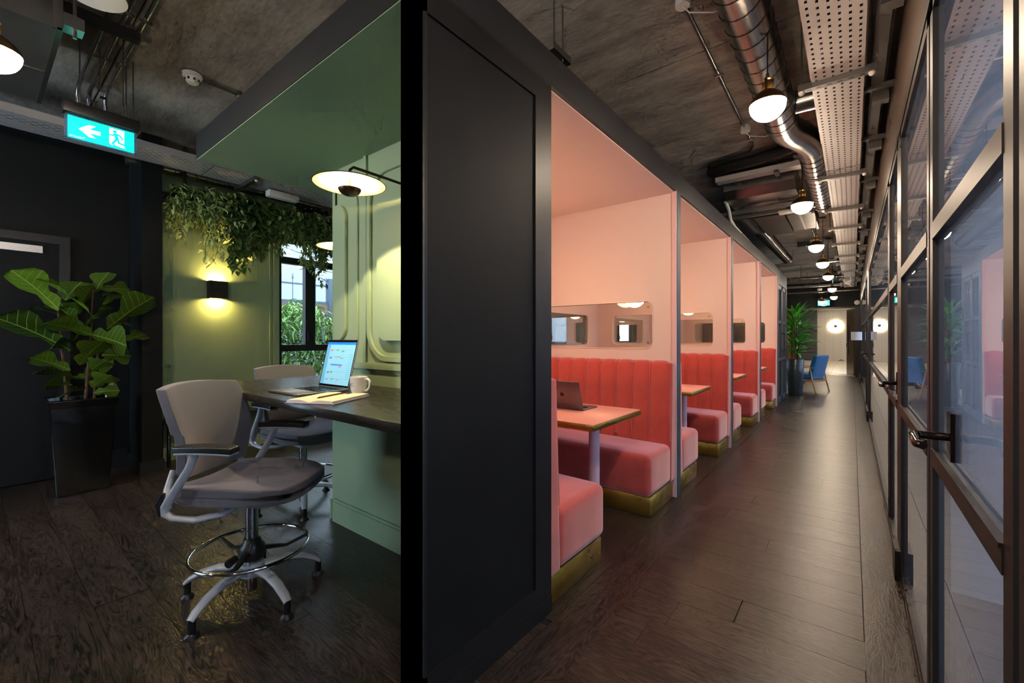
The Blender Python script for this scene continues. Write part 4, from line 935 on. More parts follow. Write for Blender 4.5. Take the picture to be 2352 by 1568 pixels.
# conduit with junction boxes
cn = thing('steel_conduit', 'thin steel conduit with white junction boxes on the concrete ceiling', 'conduit', (-.745, 2.45, 3.12))
o = cn.location
MB(o).tube([(-.735, -1, 3.125), (-.735, 2.4, 3.125), (-.75, 4.6, 3.125), (-.76, 4.75, 3.125), (-.80, 4.84, 3.125), (-1.1, 4.90, 3.125), (-1.2, 4.93, 3.125), (-1.235, 5.02, 3.125), (-1.24, 6.3, 3.125)], .011, 10).build('pipe', GALV, cn, 60)
for (x, y) in ((-.735, 2.45), (-.745, 4.29)):
    j = MB(o).lathe([(0, 3.085), (.038, 3.085), (.04, 3.09), (.04, 3.125), (.03, 3.15), (0, 3.15)], (x, y, 0), 20).build('junction_box', WHITEP, cn, 40)
    MB(o).tube([(x, y, 3.088), (x + .03, y + .02, 3.05), (x + .14, y + .08, 3.035), (x + .28, y + .12, 3.07), (x + .36, y + .14, 3.11)], .004, 6).build('flex_cable', WHITEP, j, 60)
for (x, y) in ((-.74, 3.3), (-.755, 4.55), (-1.24, 5.35)):
    MB(o).box(x - .03, x + .03, y - .008, y + .008, 3.108, 3.115).build('saddle_clip', GALV, cn)
c3 = thing('steel_conduit', 'farther steel conduit beyond the dark panel with a white end box', 'conduit', (-.55, 9.2, 3.12)); o = c3.location
MB(o).tube([(-.52, 7.5, 3.12), (-.55, 10.9, 3.12)], .012, 10).build('pipe', GALV, c3, 60)
MB(o).lathe([(0, 3.06), (.045, 3.06), (.048, 3.12), (.03, 3.15)], (-.55, 10.95, 0), 18).build('junction_box', WHITEP, c3, 40)
# cross tray, black hose, fan coil unit
t2 = thing('cross_cable_tray', 'narrow slotted cable tray crossing above the fan coil unit', 'cable tray', (-1.19, 5.2, 2.98))
obj('tray_length', perf_mesh('tray_length', .12, 1.0, TRAY, .02, .055, .004, .03, .05), t2, (0, 0, 0), (0, 0, R(-90)))
MB().box(.56, .60, -.07, .07, -.03, 0).box(.575, .585, -.005, .005, 0, .17).build('hanger', GALV, t2)
bh = thing('black_hose', 'black insulated hose bundle tucked above the cross tray', 'hose', (-.7, 4.95, 3.06)); o = bh.location
MB(o).tube([(-.25, 4.75, 3.08), (-.5, 4.86, 3.06), (-.8, 4.93, 3.05), (-1.1, 4.98, 3.06), (-1.22, 5.08, 3.08)], .055, 12).tube([(-.3, 4.95, 3.09), (-.8, 5.06, 3.09), (-1.12, 5.08, 3.1)], .032, 10).build('hose', mat('black_rubber', (14, 14, 14), .6), bh, 60)
fc = thing('fan_coil_unit', 'galvanised fan coil box with handwritten marks beyond the cross tray', 'fan coil', (-.81, 5.68, 2.85))
mm = MB(); xs = (-.34, .34)
vs = [(x, y, z) for x in xs for (y, z) in ((-.33, .25), (-.33, .08), (-.20, 0), (.35, 0), (.35, .25))]
mm.add(vs, [(0, 1, 2, 3, 4), (9, 8, 7, 6, 5)] + [(i, (i + 1) % 5, 5 + (i + 1) % 5, 5 + i) for i in range(5)]); mm.build('casing', GALV, fc)
MB().box(-.34, .34, -.335, -.33, .07, .085).build('fold_seam', GALVD, fc)
tm = text_mesh('marker_writing', 'BC', .05, mat('marker_ink', (25, 25, 28), .6), 0, 'LEFT'); obj('marker_writing', tm, fc, (-.26, -.332, .12), (R(90), 0, 0))
tm = text_mesh('marker_writing', '1', .035, mat('marker_ink', (25, 25, 28)), 0, 'CENTER'); obj('marker_writing', tm, fc, (-.13, -.332, .127), (R(90), 0, 0))
MB().tube([(-.13 + .026 * math.cos(2 * math.pi * k / 20), -.3315, .139 + .026 * math.sin(2 * math.pi * k / 20)) for k in range(20)], .0025, 4, True).build('marker_writing', mat('marker_ink', (25, 25, 28)), fc)
for x in (-.3, .3):
    for y in (-.25, .3): MB().cyl((x, y, .25), (x, y, .30), .004, 6).build('hanger_rod', GALVD, fc)
for i, (y, L) in enumerate(((5.88, 'strut channel crossing just beyond the fan coil unit'), (6.12, 'second strut channel crossing in front of the dark panel'))):
    s_ = thing('strut_channel', L, 'strut', (-.72, y, 2.80), group='strut channels across the corridor ceiling')
    MB().box(-.58, .57, -.02, .02, -.02, -.016).box(-.58, .57, -.02, -.016, -.016, .02).box(-.58, .57, .016, .02, -.016, .02).build('channel', GALVD, s_)
    mm = MB()
    for k in range(14): mm.box(-.54 + k * .08, -.51 + k * .08, -.006, .006, -.0205, -.02)
    mm.build('slots', BLKPL, s_)
    for x in (-.4, .4): MB().cyl((x, 0, -.03), (x, 0, .35), .004, 6).build('threaded_rod', GALVD, s_)
wp = thing('white_pipe', 'white plastic condensate pipe along the top of the booth beam', 'pipe', (-1.2, 6.2, 2.75)); o = wp.location
MB(o).tube([(-1.17, 5.55, 2.86), (-1.18, 5.75, 2.82), (-1.2, 5.95, 2.74), (-1.2, 6.2, 2.70), (-1.2, 8.2, 2.66)], .02, 12).build('pipe', WHITEP, wp, 60)
for yy in (6.6, 7.6): MB(o).tube([(-1.2 + .022 * math.cos(a_), yy, 2.69 + .022 * math.sin(a_)) for a_ in [k * .523 for k in range(12)]], .004, 5, True).build('clip', BLKPL, wp)
hp = thing('ceiling_void_panel', 'dark flat panel fixed below the ceiling beyond the strut channels', 'panel', (-.84, 6.9, 2.8))
MB().box(-.16, .17, -.6, .6, 0, .06).build('panel', DARKV, hp); 
for y in (-.5, .5): MB().cyl((0, y, .06), (0, y, .35), .005, 6).build('hanger_rod', GALVD, hp)
pl = thing('plenum_box', 'pale galvanised plenum box beside the dark panel', 'duct', (-.5, 6.88, 2.8))
MB().box(-.15, .14, -.48, .48, 0, .16).build('box', GALVD, pl); MB().box(-.025, .0, -.48, .48, -.006, 0).box(.11, .14, -.48, .48, -.02, 0).build('seam_strip', TRAY, pl)
for y in (-.4, .4): MB().cyl((0, y, .16), (0, y, .35), .005, 6).build('hanger_rod', GALVD, pl)
pb2 = thing('plenum_box', 'shiny duct box joining the flexible duct near the beam', 'duct', (-1.12, 6.9, 2.82))
MB().box(-.1, .1, -.55, .45, 0, .2).build('box', GALV, pb2)
for y in (-.4, .3): MB().cyl((0, y, .2), (0, y, .33), .005, 6).build('hanger_rod', GALVD, pb2)
fx = spiral_duct('flexible_duct', 'ribbed silver flexible duct running beside the booth beam', [((-1.09, 7.36, 2.9), (-1.06, 10.6, 2.9))], .088, .045)
for i, (y, z, kind, L) in enumerate(((11.0, 2.82, 't', 'galvanised ladder tray crossing the corridor past the flexible duct'), (12.85, 2.72, 'p', 'thick horizontal spiral pipe crossing near the end of the corridor'), (14.8, 2.70, 't', 'thin slotted tray crossing close to the dark bulkhead'), (16.0, 2.66, 'p2', 'lowest cross pipe in front of the dark bulkhead'))):
    c = thing('cross_service', L, 'ceiling service', (-1.2, y, z))
    if kind == 't':
        obj('tray_length', perf_mesh('tray_length', .14, 2.6, GALVD, .028, .06, .006, .03, .05), c, (-1.6, 0, 0), (0, 0, R(-90)))
    else:
        MB().cyl((-2.2, 0, 0), (1.05 if kind == 'p' else 1.36, 0, 0), .055 if kind == 'p' else .025, 16).build('pipe', GALV, c, 40)
        if kind == 'p': MB().tube(helix((-2.2, 0, 0), (1.05, 0, 0), .056, .1), .002, 4).build('spiral_seam', GALVD, c)
    for x in (-1.2, .2, .8): MB().cyl((x, 0, 0), (x, 0, CEIL - z), .005, 6).build('hanger_rod', GALVD, c)
ap_ = thing('access_point', 'white rounded wireless access point beside the second pendant', 'access point', (-.60, 6.10, 2.79))
rbox('body', (-.10, .10, -.07, .07, -.035, -.005), .015, WHITEP, ap_, 3); MB().lathe([(0, -.0365), (.005, -.036), (.005, -.034)], (0, -.04, 0), 8).build('status_light', mat('led_green', (120, 255, 160), .3, emit=4), ap_)
MB().cyl((0, 0, -.005), (0, 0, .02), .02, 8).build('mount', GALVD, ap_)
em = thing('emergency_light', 'small black emergency downlight with green indicator under the ceiling', 'emergency light', (-.75, 10.2, 3.06))
MB().box(-.1, .1, -.04, .04, 0, .09).build('body', BLKPL, em); MB().lathe([(0, -.004), (.008, -.003), (.008, 0)], (.05, 0, 0), 8).build('indicator', mat('led_green', (120, 255, 160)), em)
sp = thing('track_spotlight', 'white conical spotlight clamped under the far cable tray', 'spotlight', (-.05, 13.3, 2.62))
MB().lathe([(.035, .06), (.05, .02), (.085, -.05), (.09, -.06), (.07, -.058), (0, -.03)], n=20, m=Matrix.Rotation(R(35), 3, 'Y')).build('shade', WHITEP, sp, 40); MB().cyl((.03, 0, .05), (.02, 0, .135), .012, 8).build('stem', WHITEP, sp)
for i, (x, y, L) in enumerate(((-.75, 15.6, 'white smoke detector hanging before the dark bulkhead'),)):
    s_ = thing('smoke_detector', L, 'detector', (x, y, 2.72)); MB().lathe([(0, -.06), (.05, -.055), (.06, -.02), (.06, 0), (0, 0)], n=18).build('body', WHITEP, s_, 40); MB().cyl((0, 0, 0), (0, 0, CEIL - 2.72), .008, 6).build('drop_rod', GALVD, s_)
bl = thing('alarm_sounder', 'round white alarm sounder on the dark bulkhead beside the glazing', 'alarm', (.13, 17.99, 2.42)); MB().tube([(0, 0, 0), (0, -.05, 0), (0, -.07, 0)], [.075, .075, .05], 20).build('body', WHITEP, bl, 40)
br = thing('angle_bracket', 'slotted steel angle bracket hung on a rod above the near booth beam', 'bracket', (-1.30, 2.08, 2.84))
MB().box(-.02, .02, -.09, .09, 0, .003).box(.017, .02, -.09, .09, 0, .04).build('angle', GALV, br); MB().cyl((0, .03, -.01), (0, .03, CEIL - 2.84), .0045, 8).build('threaded_rod', GALV, br)
MB().cyl((0, -.06, 0), (0, -.06, CEIL - 2.84), .0045, 8).build('threaded_rod', GALV, br)

# --- left ceiling corner
db = thing('metal_duct_box', 'large galvanised duct box overhead at the upper picture corner', 'duct', (-3.53, -.35, 2.75))
MB().box(-.52, .51, -1.2, .62, 0, .3).build('casing', GALVD, db); MB().box(.505, .52, .60, .635, -.005, .3).box(-.52, .52, .615, .635, -.006, .006).build('corner_flange', GALV, db)
MB().box(-.52, .51, .05, .054, -.003, 0).box(-.04, -.034, -1.2, .62, -.003, 0).build('fold_seam', GALV, db)
MB().tube([(.51, .20 + .13 * math.cos(2 * math.pi * k / 32), .20 + .13 * math.sin(2 * math.pi * k / 32)) for k in range(32)], .014, 8, True).build('spigot_ring', WHITEP, db, 60)
MB().box(.52, .60, .63, .70, -.01, .05).cyl((.56, .67, -.04), (.56, .67, .4), .008, 8).build('hanger_bracket', GALV, db)
wd = thing('white_disc_fitting', 'white round ceiling fitting cut by the top picture edge', 'ceiling fitting', (-2.64, .34, 2.78))
MB().lathe([(.02, .04), (.09, .03), (.115, .01), (.118, 0), (.105, -.004), (0, -.002)], n=32).build('body', WHITEP, wd, 40); MB().cyl((0, 0, .03), (0, 0, CEIL - 2.78), .006, 8).build('drop_rod', BLKPL, wd)
tk = thing('lighting_track', 'black lighting track box on the ceiling above the exit sign', 'track', (-3.43, .48, 3.06)); MB().box(-.03, .03, -.17, .17, 0, .05).build('body', BLACKF, tk); MB().box(-.01, .01, -.14, -.12, .05, .09).box(-.01, .01, .12, .14, .05, .09).build('fixing_lug', GALV, tk)
for i, (x, y, L, big) in enumerate(((-3.39, .52, 'flat white heat detector above the black lighting track', 0), (-3.713, .995, 'white domed smoke detector on conduit beside the green canopy', 1))):
    s_ = thing('smoke_detector', L, 'detector', (x + (.12 if not big else 0), y, CEIL))
    MB().lathe([(0, -.075), (.03, -.072), (.042, -.055), (.045, -.035), (.06, -.028), (.062, -.008), (.05, 0), (0, 0)] if big else [(0, -.04), (.03, -.038), (.045, -.03), (.06, -.024), (.06, -.01), (.04, 0), (0, 0)], n=24).build('body', WHITEP, s_, 40)
    if big:
        for k in range(8): MB().box(.036, .046, -.006, .006, -.058, -.044, Matrix.Rotation(k * .785, 4, 'Z')).build('vent_slot', BLKPL, s_)
        MB().tube([(0, .05, -.02), (0, .9, -.02)], .011, 10).build('conduit', GALV, s_, 60); MB().box(-.025, .025, .28, .30, -.034, -.006).build('saddle_clip', GALV, s_)
for i, (y, x1, L) in enumerate(((.50, -4.42, 'bent steel conduit dropping behind the exit sign, nearest the duct box'), (.565, -4.46, 'bent steel conduit dropping behind the exit sign, in the middle'), (.645, -4.38, 'bent steel conduit dropping to the tray, farthest from the duct box'))):
    c = thing('bent_conduit', L, 'conduit', (-3.5, y, 3.12), group='bent conduits over the exit sign'); o = c.location
    MB(o).tube([(-2.4, y, 3.12), (x1, y, 3.12), (x1 - .06, y, 3.10), (x1 - .10, y, 3.04), (x1 - .11, y + .01, 2.9), (x1 - .11, y + .01, 2.86)], .013, 10).build('pipe', GALV, c, 60)
    for x in (-3.25, -3.9): MB(o).box(x - .012, x + .012, y - .03, y + .03, 3.104, 3.110).build('saddle_clip', GALV, c)
jh = thing('cable_hook', 'galvanised hook shaped cable hanger on a rod above the exit sign', 'hook', (-3.74, .516, 2.78)); o = jh.location
MB(o).cyl((-3.74, .516, 2.83), (-3.74, .516, CEIL), .0045, 8).build('rod', GALV, jh)
pts = [(0, .03, .10), (0, .03, 0)] + [(0, .03 * math.cos(R(a)) - .03 + .03 * 0, -.045 * math.sin(R(a))) for a in range(0, 181, 20)] + [(0, -.06, .02)]
vs = []; fs = []
for i, p in enumerate(pts): vs += [(-.02, p[1], p[2]), (.02, p[1], p[2])]
for i in range(len(pts) - 1): fs.append((2 * i, 2 * i + 1, 2 * i + 3, 2 * i + 2))
hk = MB().add(vs, fs).build('hook', GALV, jh); md = hk.modifiers.new('thick', 'SOLIDIFY'); md.thickness = .003
for i, (x, y, L) in enumerate(((-3.85, .66, 'thin hanger rod over the exit sign, first of a pair'), (-3.87, .70, 'thin hanger rod over the exit sign, second of a pair'))):
    tag(MB().cyl((0, 0, 0), (0, 0, .5), .0045, 8).build('hanger_rod', GALV, None, 0, (x, y, CEIL - .5)), L, 'rod', 'hanger rods over the exit sign')
tl_ = thing('slotted_cable_tray', 'long slotted cable tray passing behind the exit sign toward the window', 'cable tray', (-4.8, -.9, 2.84))
for k in range(2): obj('tray_length', perf_mesh('tray_length', .34, 2.3, TRAY, .034, .06, .008, .034, .055), tl_, (0, k * 2.31, 0))
for yy in (.5, 2.65): MB().box(-.30, .24, yy - .02, yy + .02, -.04, -.002).build('support_channel', GALV, tl_); MB().cyl((-.26, yy, -.04), (-.26, yy, .31), .005, 6).cyl((.2, yy, -.04), (.2, yy, .31), .005, 6).build('threaded_rod', GALVD, tl_)
MB().lathe([(0, -.058), (.016, -.05), (.016, -.038), (0, -.036)], (.22, 2.65, 0), 12).build('end_cap', WHITEP, tl_, 60)
spiral_duct('small_spiral_duct', 'slim spiral duct along the green wall under the slotted tray', [((-5.30, .9, 2.92), (-5.30, 2.85, 2.92))], .05, .09)
bt = thing('batten_light', 'pale emergency batten light below the slotted tray', 'light fitting', (-4.86, 2.12, 2.76)); rbox('body', (-.05, .05, -.16, .16, 0, .07), .015, WHITEP, bt, 3); MB().box(-.02, .02, -.1, .1, .07, .08).build('mount', GALV, bt)
vg = thing('wall_vent', 'square vent opening with flexible pipe high on the green wall', 'vent', (-5.5, 2.75, 2.85))
MB().box(0, .03, -.24, .24, -.12, -.10).box(0, .03, -.24, .24, .10, .12).box(0, .03, -.24, -.22, -.1, .1).box(0, .03, .22, .24, -.1, .1).build('frame', GREEN, vg); MB().box(0, .01, -.22, .22, -.1, .1).build('opening', DARKV, vg)
MB().tube([(.01, .1, 0), (.12, .12, 0), (.2, .1, .03), (.26, .03, .05)], .06, 14).build('flexible_pipe', GALV, vg, 60)

# ================================================================== EXIT SIGNS
def exit_sign(name, label, loc, rz, w, h, kind, parent_drop):
    """panel in local XZ plane facing -y"""
    t = thing(name, label, 'exit sign', loc, rz, 'green exit signs')
    rbox('housing', (-w / 2 - .008, w / 2 + .008, -.035, .035, h, h + .065), .004, BLKPL, t, 2)
    plate('acrylic_blade', [rrect(-w / 2, w / 2, 0, h, .012, 5)], .008, CLEAR, 'Y', 0, t)
    a, b = -w / 2 + .013, w / 2 - .013; z0, z1 = .01, h - .01; W_, H_ = b - a, z1 - z0
    MB().box(a, b, -.006, -.0045, z0, z1).build('green_panel', EXITG, t)
    def pt(u, v): return (a + u * W_, z1 - v * H_)
    def poly(nm, P_, mt, y): plate(nm, [[pt(u, v) for u, v in P_]], .0006, mt, 'Y', y, t)
    def stroke(P_, wd, y):
        for (p, q) in zip(P_, P_[1:]):
            p = Vector(pt(*p)); q = Vector(pt(*q)); d_ = (q - p).normalized(); n_ = Vector((-d_.y, d_.x)) * wd / 2; e = d_ * wd * .35
            plate('pictogram', [[tuple(p - e + n_), tuple(p - e - n_), tuple(q + e - n_), tuple(q + e + n_)]], .0006, EXITG, 'Y', y, t)
    if kind == 'left':
        poly('arrow', [(.154, .51), (.302, .22), (.407, .21), (.31, .42), (.4725, .41), (.4725, .585), (.308, .6), (.407, .77), (.305, .785)], EXITW, -.0065)
        ox = 0
    else:
        poly('arrow', [(.70, .15), (.76, .15), (.76, .5), (.82, .38), (.82, .55), (.73, .82), (.64, .55), (.64, .38), (.70, .5)], EXITW, -.0065); ox = -.45
    poly('pictogram', [(.604 + ox, .07), (.84 + ox, .065), (.84 + ox, .84), (.863 + ox, .9), (.71 + ox, .86), (.68 + ox, .8), (.65 + ox, .78), (.67 + ox, .88), (.64 + ox, .88), (.604 + ox, .8)], EXITW, -.0065)
    y = -.0071
    hc = pt(.69 + ox, .2); plate('pictogram', [[(hc[0] + .0085 * math.cos(k * .4488) * h / .14, hc[1] + .0085 * math.sin(k * .4488) * h / .14) for k in range(14)]], .0006, EXITG, 'Y', y, t)
    s_ = h / .14
    stroke([(.604 + ox, .40), (.655 + ox, .40), (.69 + ox, .31), (.735 + ox, .31), (.78 + ox, .36), (.81 + ox, .5)], .0075 * s_, y)
    stroke([(.705 + ox, .35), (.725 + ox, .53)], .0165 * s_, y)
    stroke([(.72 + ox, .53), (.655 + ox, .80)], .010 * s_, y); stroke([(.73 + ox, .53), (.755 + ox, .70), (.83 + ox, .73), (.87 + ox, .76)], .0095 * s_, y)
    if kind == 'left':
        tm = text_mesh('maker_lettering', 'VENTILUX', .012, EXITW, 0, 'CENTER'); p_ = pt(.12, .88); obj('maker_lettering', tm, t, (p_[0], -.0066, p_[1]), (R(90), R(180), 0))
        poly('maker_lettering', [(.212, .86), (.242, .86), (.227, .92)], EXITW, -.0065)
    for x in (-w / 2 + .006, w / 2 - .006):
        for z in (.008, h - .008): MB().cyl((x, -.006, z), (x, -.004, z), .0028, 8).build('screw', BLKPL, t)
    for x in (-w * .3, w * .3): MB().cyl((x, 0, h + .065), (x, 0, parent_drop - loc[2]), .004, 8).build('suspension_rod', GALV, t)
    return t
exit_sign('exit_sign', 'lit green exit sign with arrow and running figure on black housing', (-3.5, .492, 2.388), R(90), .315, .145, 'left', CEIL)
exit_sign('exit_sign', 'small green exit sign with down arrow on the dark bulkhead', (-.737, 17.6, 2.33), 0, .34, .19, 'down', CEIL)
exit_sign('exit_sign', 'green exit sign seen edge-on beside the farthest pendants', (-.40, 14.0, 2.66), R(90), .34, .17, 'left', CEIL)

# ================================================================== FAR END
pt_ = thing('round_planter', 'tall slate round planter at the end of the booths', 'planter', (-.98, 11.25, 0))
MB().lathe([(0, 0), (.125, 0), (.13, .01), (.155, .4), (.165, .79), (.158, .80), (.15, .79), (.145, .7)], n=36).build('body', PLANTER, pt_, 40); MB().lathe([(0, .745), (.148, .745)], n=24).build('soil', SOIL, pt_)
dr = thing('dracaena', 'bushy green dracaena with long strappy leaves in the slate planter', 'plant', (-.98, 11.25, .745))
n = 8; vs = []; fs = []
for i in range(n + 1):
    u = i / n; w = .5 * math.sin(math.pi * (.1 + .9 * u)) ** .8 * (1 if i < n else .02); z = -.35 * u * u
    vs += [(-w, u, z + .08 * w), (0, u, z), (w, u, z + .08 * w)]
for i in range(n): fs += [(3 * i, 3 * i + 1, 3 * i + 4, 3 * i + 3), (3 * i + 1, 3 * i + 2, 3 * i + 5, 3 * i + 4)]
DL = MB().add(vs, fs).mesh('leaf', DRAC, 80)
rg = random.Random(11)
for k in range(4):
    a = k * 1.6; MB().tube([(.05 * math.cos(a), .05 * math.sin(a), 0), (.07 * math.cos(a), .07 * math.sin(a), .4), (.06 * math.cos(a + .5), .06 * math.sin(a + .5), .95)], [.012, .011, .008], 8).build('cane', BARK, dr, 60)
for k in range(120):
    z = rg.uniform(.12, 1.05) ** .9; a = rg.uniform(0, 6.283); el = rg.uniform(.0, 1.0) + (.45 if z > .85 else 0); L = rg.uniform(.28, .45)
    b = Vector((.06 * math.cos(a), .06 * math.sin(a), z)); d_ = Vector((math.cos(a) * math.cos(el), math.sin(a) * math.cos(el), math.sin(el)))
    leaf_between(DL, 'leaf', dr, b, b + d_ * L, .055, rg.uniform(-.4, .4))
ac = thing('lounge_armchair', 'royal blue lounge chair with oak frame turned away from the camera', 'armchair', (-.85, 12.44, 0), R(158.5))
def tilt(c): return (c.x - .22 * (c.z - .35), c.y, c.z)
rbox('backrest', (-.25, -.14, -.29, .29, .33, .86), .035, BLUEF, ac, 4, tilt, cuts=2); rbox('seat', (-.25, .30, -.28, .28, .30, .42), .035, BLUEF, ac, 4, lambda c: (c.x, c.y, c.z + .1 * (c.x + .1) * .5), cuts=2)
MB().box(-.27, .30, -.31, -.285, .25, .30).box(-.27, .30, .285, .31, .25, .30).box(-.28, -.25, -.31, .31, .24, .29).box(.27, .30, -.31, .31, .26, .30).build('seat_rail', OAK, ac)
for s in (-1, 1):
    y = s * .315
    MB().tube([(-.34, y, 0), (-.26, y, .3), (-.22, y, .56)], [.013, .018, .014], 10).build('leg', OAK, ac, 60)
    MB().tube([(.34, y, 0), (.28, y, .3), (.25, y, .56)], [.013, .018, .014], 10).build('leg', OAK, ac, 60)
    MB().tube([(-.28, y, .57), (0, y, .575), (.31, y, .57)], [.016, .024, .022], 10, flat=.5).build('armrest', OAK, ac, 60)
rg_ = thing('rug', 'pale grey rug beneath the blue lounge chair', 'rug', (-2.1, 13.3, 0)); MB().box(-1.2, .95, -1.9, 1.7, 0, .008).build('pile', RUG, rg_)
flm = thing('floor_lamp', 'black floor lamp with small white shade left of the marble wall', 'floor lamp', (-1.32, 16.2, 0))
MB().lathe([(0, 0), (.13, 0), (.13, .015), (0, .02)], n=24).build('base', BLKPL, flm, 40); MB().cyl((0, 0, .015), (0, 0, 1.62), .012, 10).build('pole', BLKPL, flm)
MB().lathe([(.05, 1.84), (.09, 1.6), (.085, 1.6), (.045, 1.84)], n=20).build('shade', WHITEP, flm, 40)
dk2 = tag(MB().box(-.02, .02, 0, .92, .01, 2.24).build('door_7', mat('brushed_bronze_door', (120, 96, 70), .3, metal=.7), None, 0, (.06, 18.2, 0), (0, 0, R(12))), kind='structure')
MB().box(-.022, .022, .62, .72, .7, 1.7).build('vision_panel', DARKG, dk2); MB().box(-.04, .04, .80, .86, .95, 1.1).build('pull_handle', STEELD, dk2)
mo = thing('wall_disc_light', 'large round glowing disc light with bronze centre on the marble wall', 'wall lamp', (-.72, LY, 1.93))
MB().tube([(0, -.04, 0), (0, -.08, 0), (0, -.09, 0)], [.33, .33, .30], 40).build('diffuser', mat('disc_diffuser', (255, 244, 225), .4, emit=4.5, ecol=(255, 236, 205)), mo, 40)
MB().tube([(0, -.09, 0), (0, -.11, 0)], .075, 24).build('centre_cap', BRASSP, mo, 40); MB().tube([(0, 0, 0), (0, -.04, 0)], .15, 24).build('back_plate', BRASSP, mo)
for i, (x, y) in enumerate([(-.8, 20.4), (-.8, 23.4), (-.8, 26.4), (.7, 21.9), (.7, 25), (-.9, 28.6)]):  # lamps put into the ceiling to light the lobby
    dl = thing('downlight', ('first', 'second', 'third', 'fourth', 'fifth', 'last')[i] + ' added round downlight lighting the white lobby from its ceiling', 'downlight', (x, y, 2.85), group='added lobby downlights')
    MB().lathe([(.0, -.004), (.09, -.004), (.09, 0)], n=20).build('lens', mat('added_downlight_lens', (255, 240, 215), .3, emit=160, ecol=(255, 232, 200)), dl); MB().lathe([(.09, -.006), (.11, -.006), (.11, 0), (.09, 0)], n=20).build('bezel', WHITEP, dl)
wl = thing('drum_wall_lamp', 'white drum lamp projecting from the glazing near the bulkhead', 'wall lamp', (.08, 12.6, 1.30))
MB().lathe([(.10, -.09), (.10, .10), (.096, .10), (.096, -.09)], n=28).build('shade', mat('white_drum_shade', (235, 232, 240), .6), wl, 40); MB().tube([(0, 0, 0), (.115, 0, 0)], .01, 8).build('arm', BLKPL, wl)
gp = thing('gold_screen', 'gold metal screen panel left of the lobby opening', 'screen', (-1.62, 17.2, 0)); 
for k in range(4): MB().box(-.10 + k * .055, -.06 + k * .055, -.02, .02, .05, 2.2).build('slat', BRASS, gp)
MB().box(-.12, .12, -.03, .03, 0, .05).box(-.12, .12, -.03, .03, 2.2, 2.24).build('frame', BRASS, gp)

# ================================================================== OUTSIDE THE WINDOWS
struct('ground_outside', MB().box(-16, -5.72, -6, 24, -.4, -.3), mat('paving_outside', (150, 150, 152), .9, var=.2, vs_=4))
tag(MB().box(-12, -11.6, -6, 24, -.3, 4.7).build('wall_neighbour', mat('pale_render', (128, 131, 138), .8, var=.03, vs_=2)), 'pale rendered wall of the neighbouring building outside the window', 'building')
bamboo = MB(); rg = random.Random(5)
for k in range(16000):
    y = rg.uniform(2.2, 6.6); x = rg.uniform(-7.9, -7.0); z = rg.uniform(0, 1) ** .75 * (1.72 + .16 * math.sin(y * 4.1) + .08 * math.sin(y * 11)) if k % 9 else rg.uniform(-.2, .3); a = rg.uniform(0, 6.283); el = rg.uniform(-1.1, .3); L = rg.uniform(.12, .24)
    f = Vector((math.cos(a) * math.cos(el), math.sin(a) * math.cos(el), math.sin(el))); sd_ = f.cross(Vector((0, 0, 1))).normalized() * .016; c = Vector((x, y, z))
    bamboo.add([c, c + f * L * .4 + sd_, c + f * L - Vector((0, 0, L * .15)), c + f * L * .4 - sd_], [(0, 1, 2, 3)])
hd = thing('bamboo_hedge', 'leafy bamboo hedge below the railings outside the window', 'hedge', (-7.45, 5, -.3))
hb_ = obj('foliage', bamboo.mesh('foliage', BAMB), hd, (7.45, -5, .3)); hb_['kind'] = 'stuff'
cs = MB(hd.location)
for k in range(40):
    y = 2 + k * .165; x = rg.uniform(-7.7, -7.2); cs.tube([(x, y, -.3), (x + .05, y + .05, 1.7)], .01, 5)
q = cs.build('canes', mat('bamboo_cane', (120, 110, 60), .6), hd); q['kind'] = 'stuff'
fe = thing('iron_railing', 'dark iron railing with spear tips on a wooden fence outside', 'railing', (-8.3, 5, 0)); o = fe.location
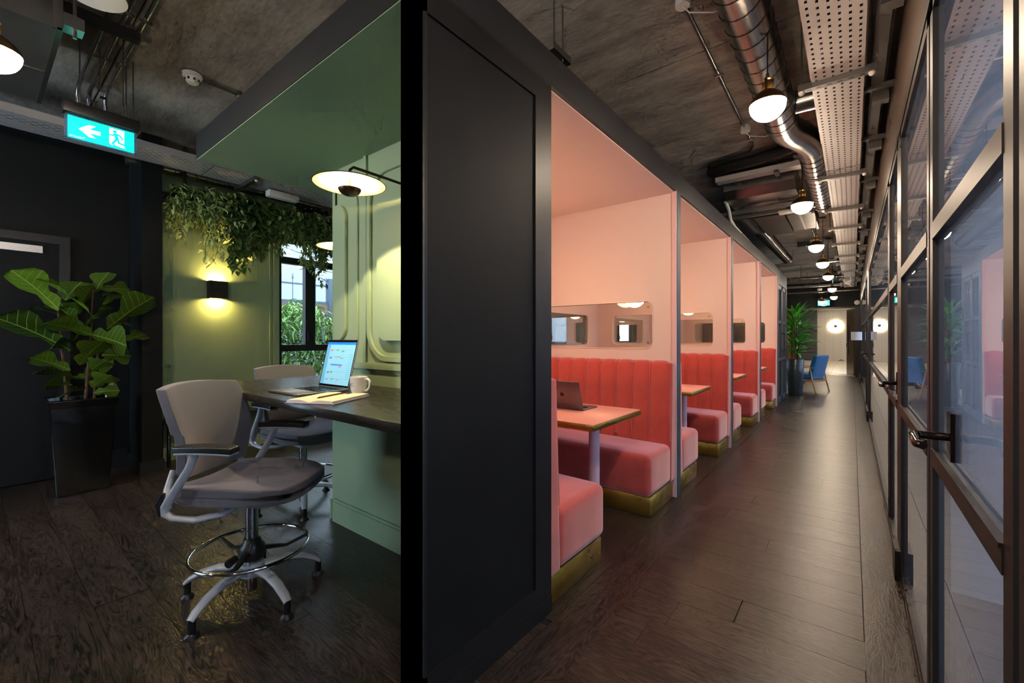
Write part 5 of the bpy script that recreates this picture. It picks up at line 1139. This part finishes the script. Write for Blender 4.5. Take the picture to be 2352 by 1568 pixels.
MB(o).box(-8.33, -8.27, 1.5, 9, 1.92, 1.98).box(-8.32, -8.28, 1.5, 9, 2.28, 2.31).build('rail', mat('iron_paint', (70, 82, 98), .5), fe)
spm = MB().tube([(0, 0, 1.95), (0, 0, 2.38), (0, 0, 2.40), (0, 0, 2.43), (0, 0, 2.50)], [.009, .009, .02, .018, .001], 6).mesh('spear_bar', mat('iron_paint', (70, 82, 98)))
for k in range(30): obj('spear_bar', spm, fe, (0, -3.4 + k * .22, 0))
for y in (2.4, 4.55, 6.7): MB(o).box(-8.36, -8.24, y - .06, y + .06, -.3, 2.45).build('post', mat('iron_paint', (70, 82, 98)), fe)
MB(o).box(-8.34, -8.26, 1.5, 9, 1.80, 1.92).build('fence_cap', mat('fence_wood', (112, 84, 70), .8), fe)
lt = thing('lattice_fence', 'brown wooden lattice panel behind the bamboo', 'fence', (-8.3, 5, 1.4)); 
for k in range(26):
    for s in (-1, 1):
        MB().box(-.008 + s * .006, .008 + s * .006, -.016, .016, -.22, .22, Matrix.Translation((.05, -3.2 + k * .16, .25)) @ Matrix.Rotation(s * R(45), 4, 'X')).build('lattice_strip', mat('fence_wood', (112, 84, 70)), lt)
for i, (x, za, zb) in enumerate(((-7.6, 2.62, 2.55), (-8.0, 3.0, 2.78))):
    fs_ = thing('festoon_string', ('lower' if i == 0 else 'upper') + ' string of festoon bulbs across the yard outside', 'string lights', (x, 4, za))
    pth = [(0, -2.2 + .2 * k, -.10 * math.sin(math.pi * (k % 8) / 8) + (zb - za) * k / 22) for k in range(24)]
    MB().tube(pth, .006, 5).build('cable', BLKPL, fs_)
    for yy in (-2.3, 2.6): MB().cyl((0, yy, -za - .3), (0, yy, .15), .02, 8).build('pole', mat('iron_paint', (70, 82, 98)), fs_)
    bb = MB().lathe([(0, -.10), (.03, -.09), (.042, -.06), (.03, -.03), (.014, -.015), (.014, 0)], n=12).mesh('bulb', WHITEP, 60)
    for k in range(1, 24, 2): obj('bulb', bb, fs_, pth[k])
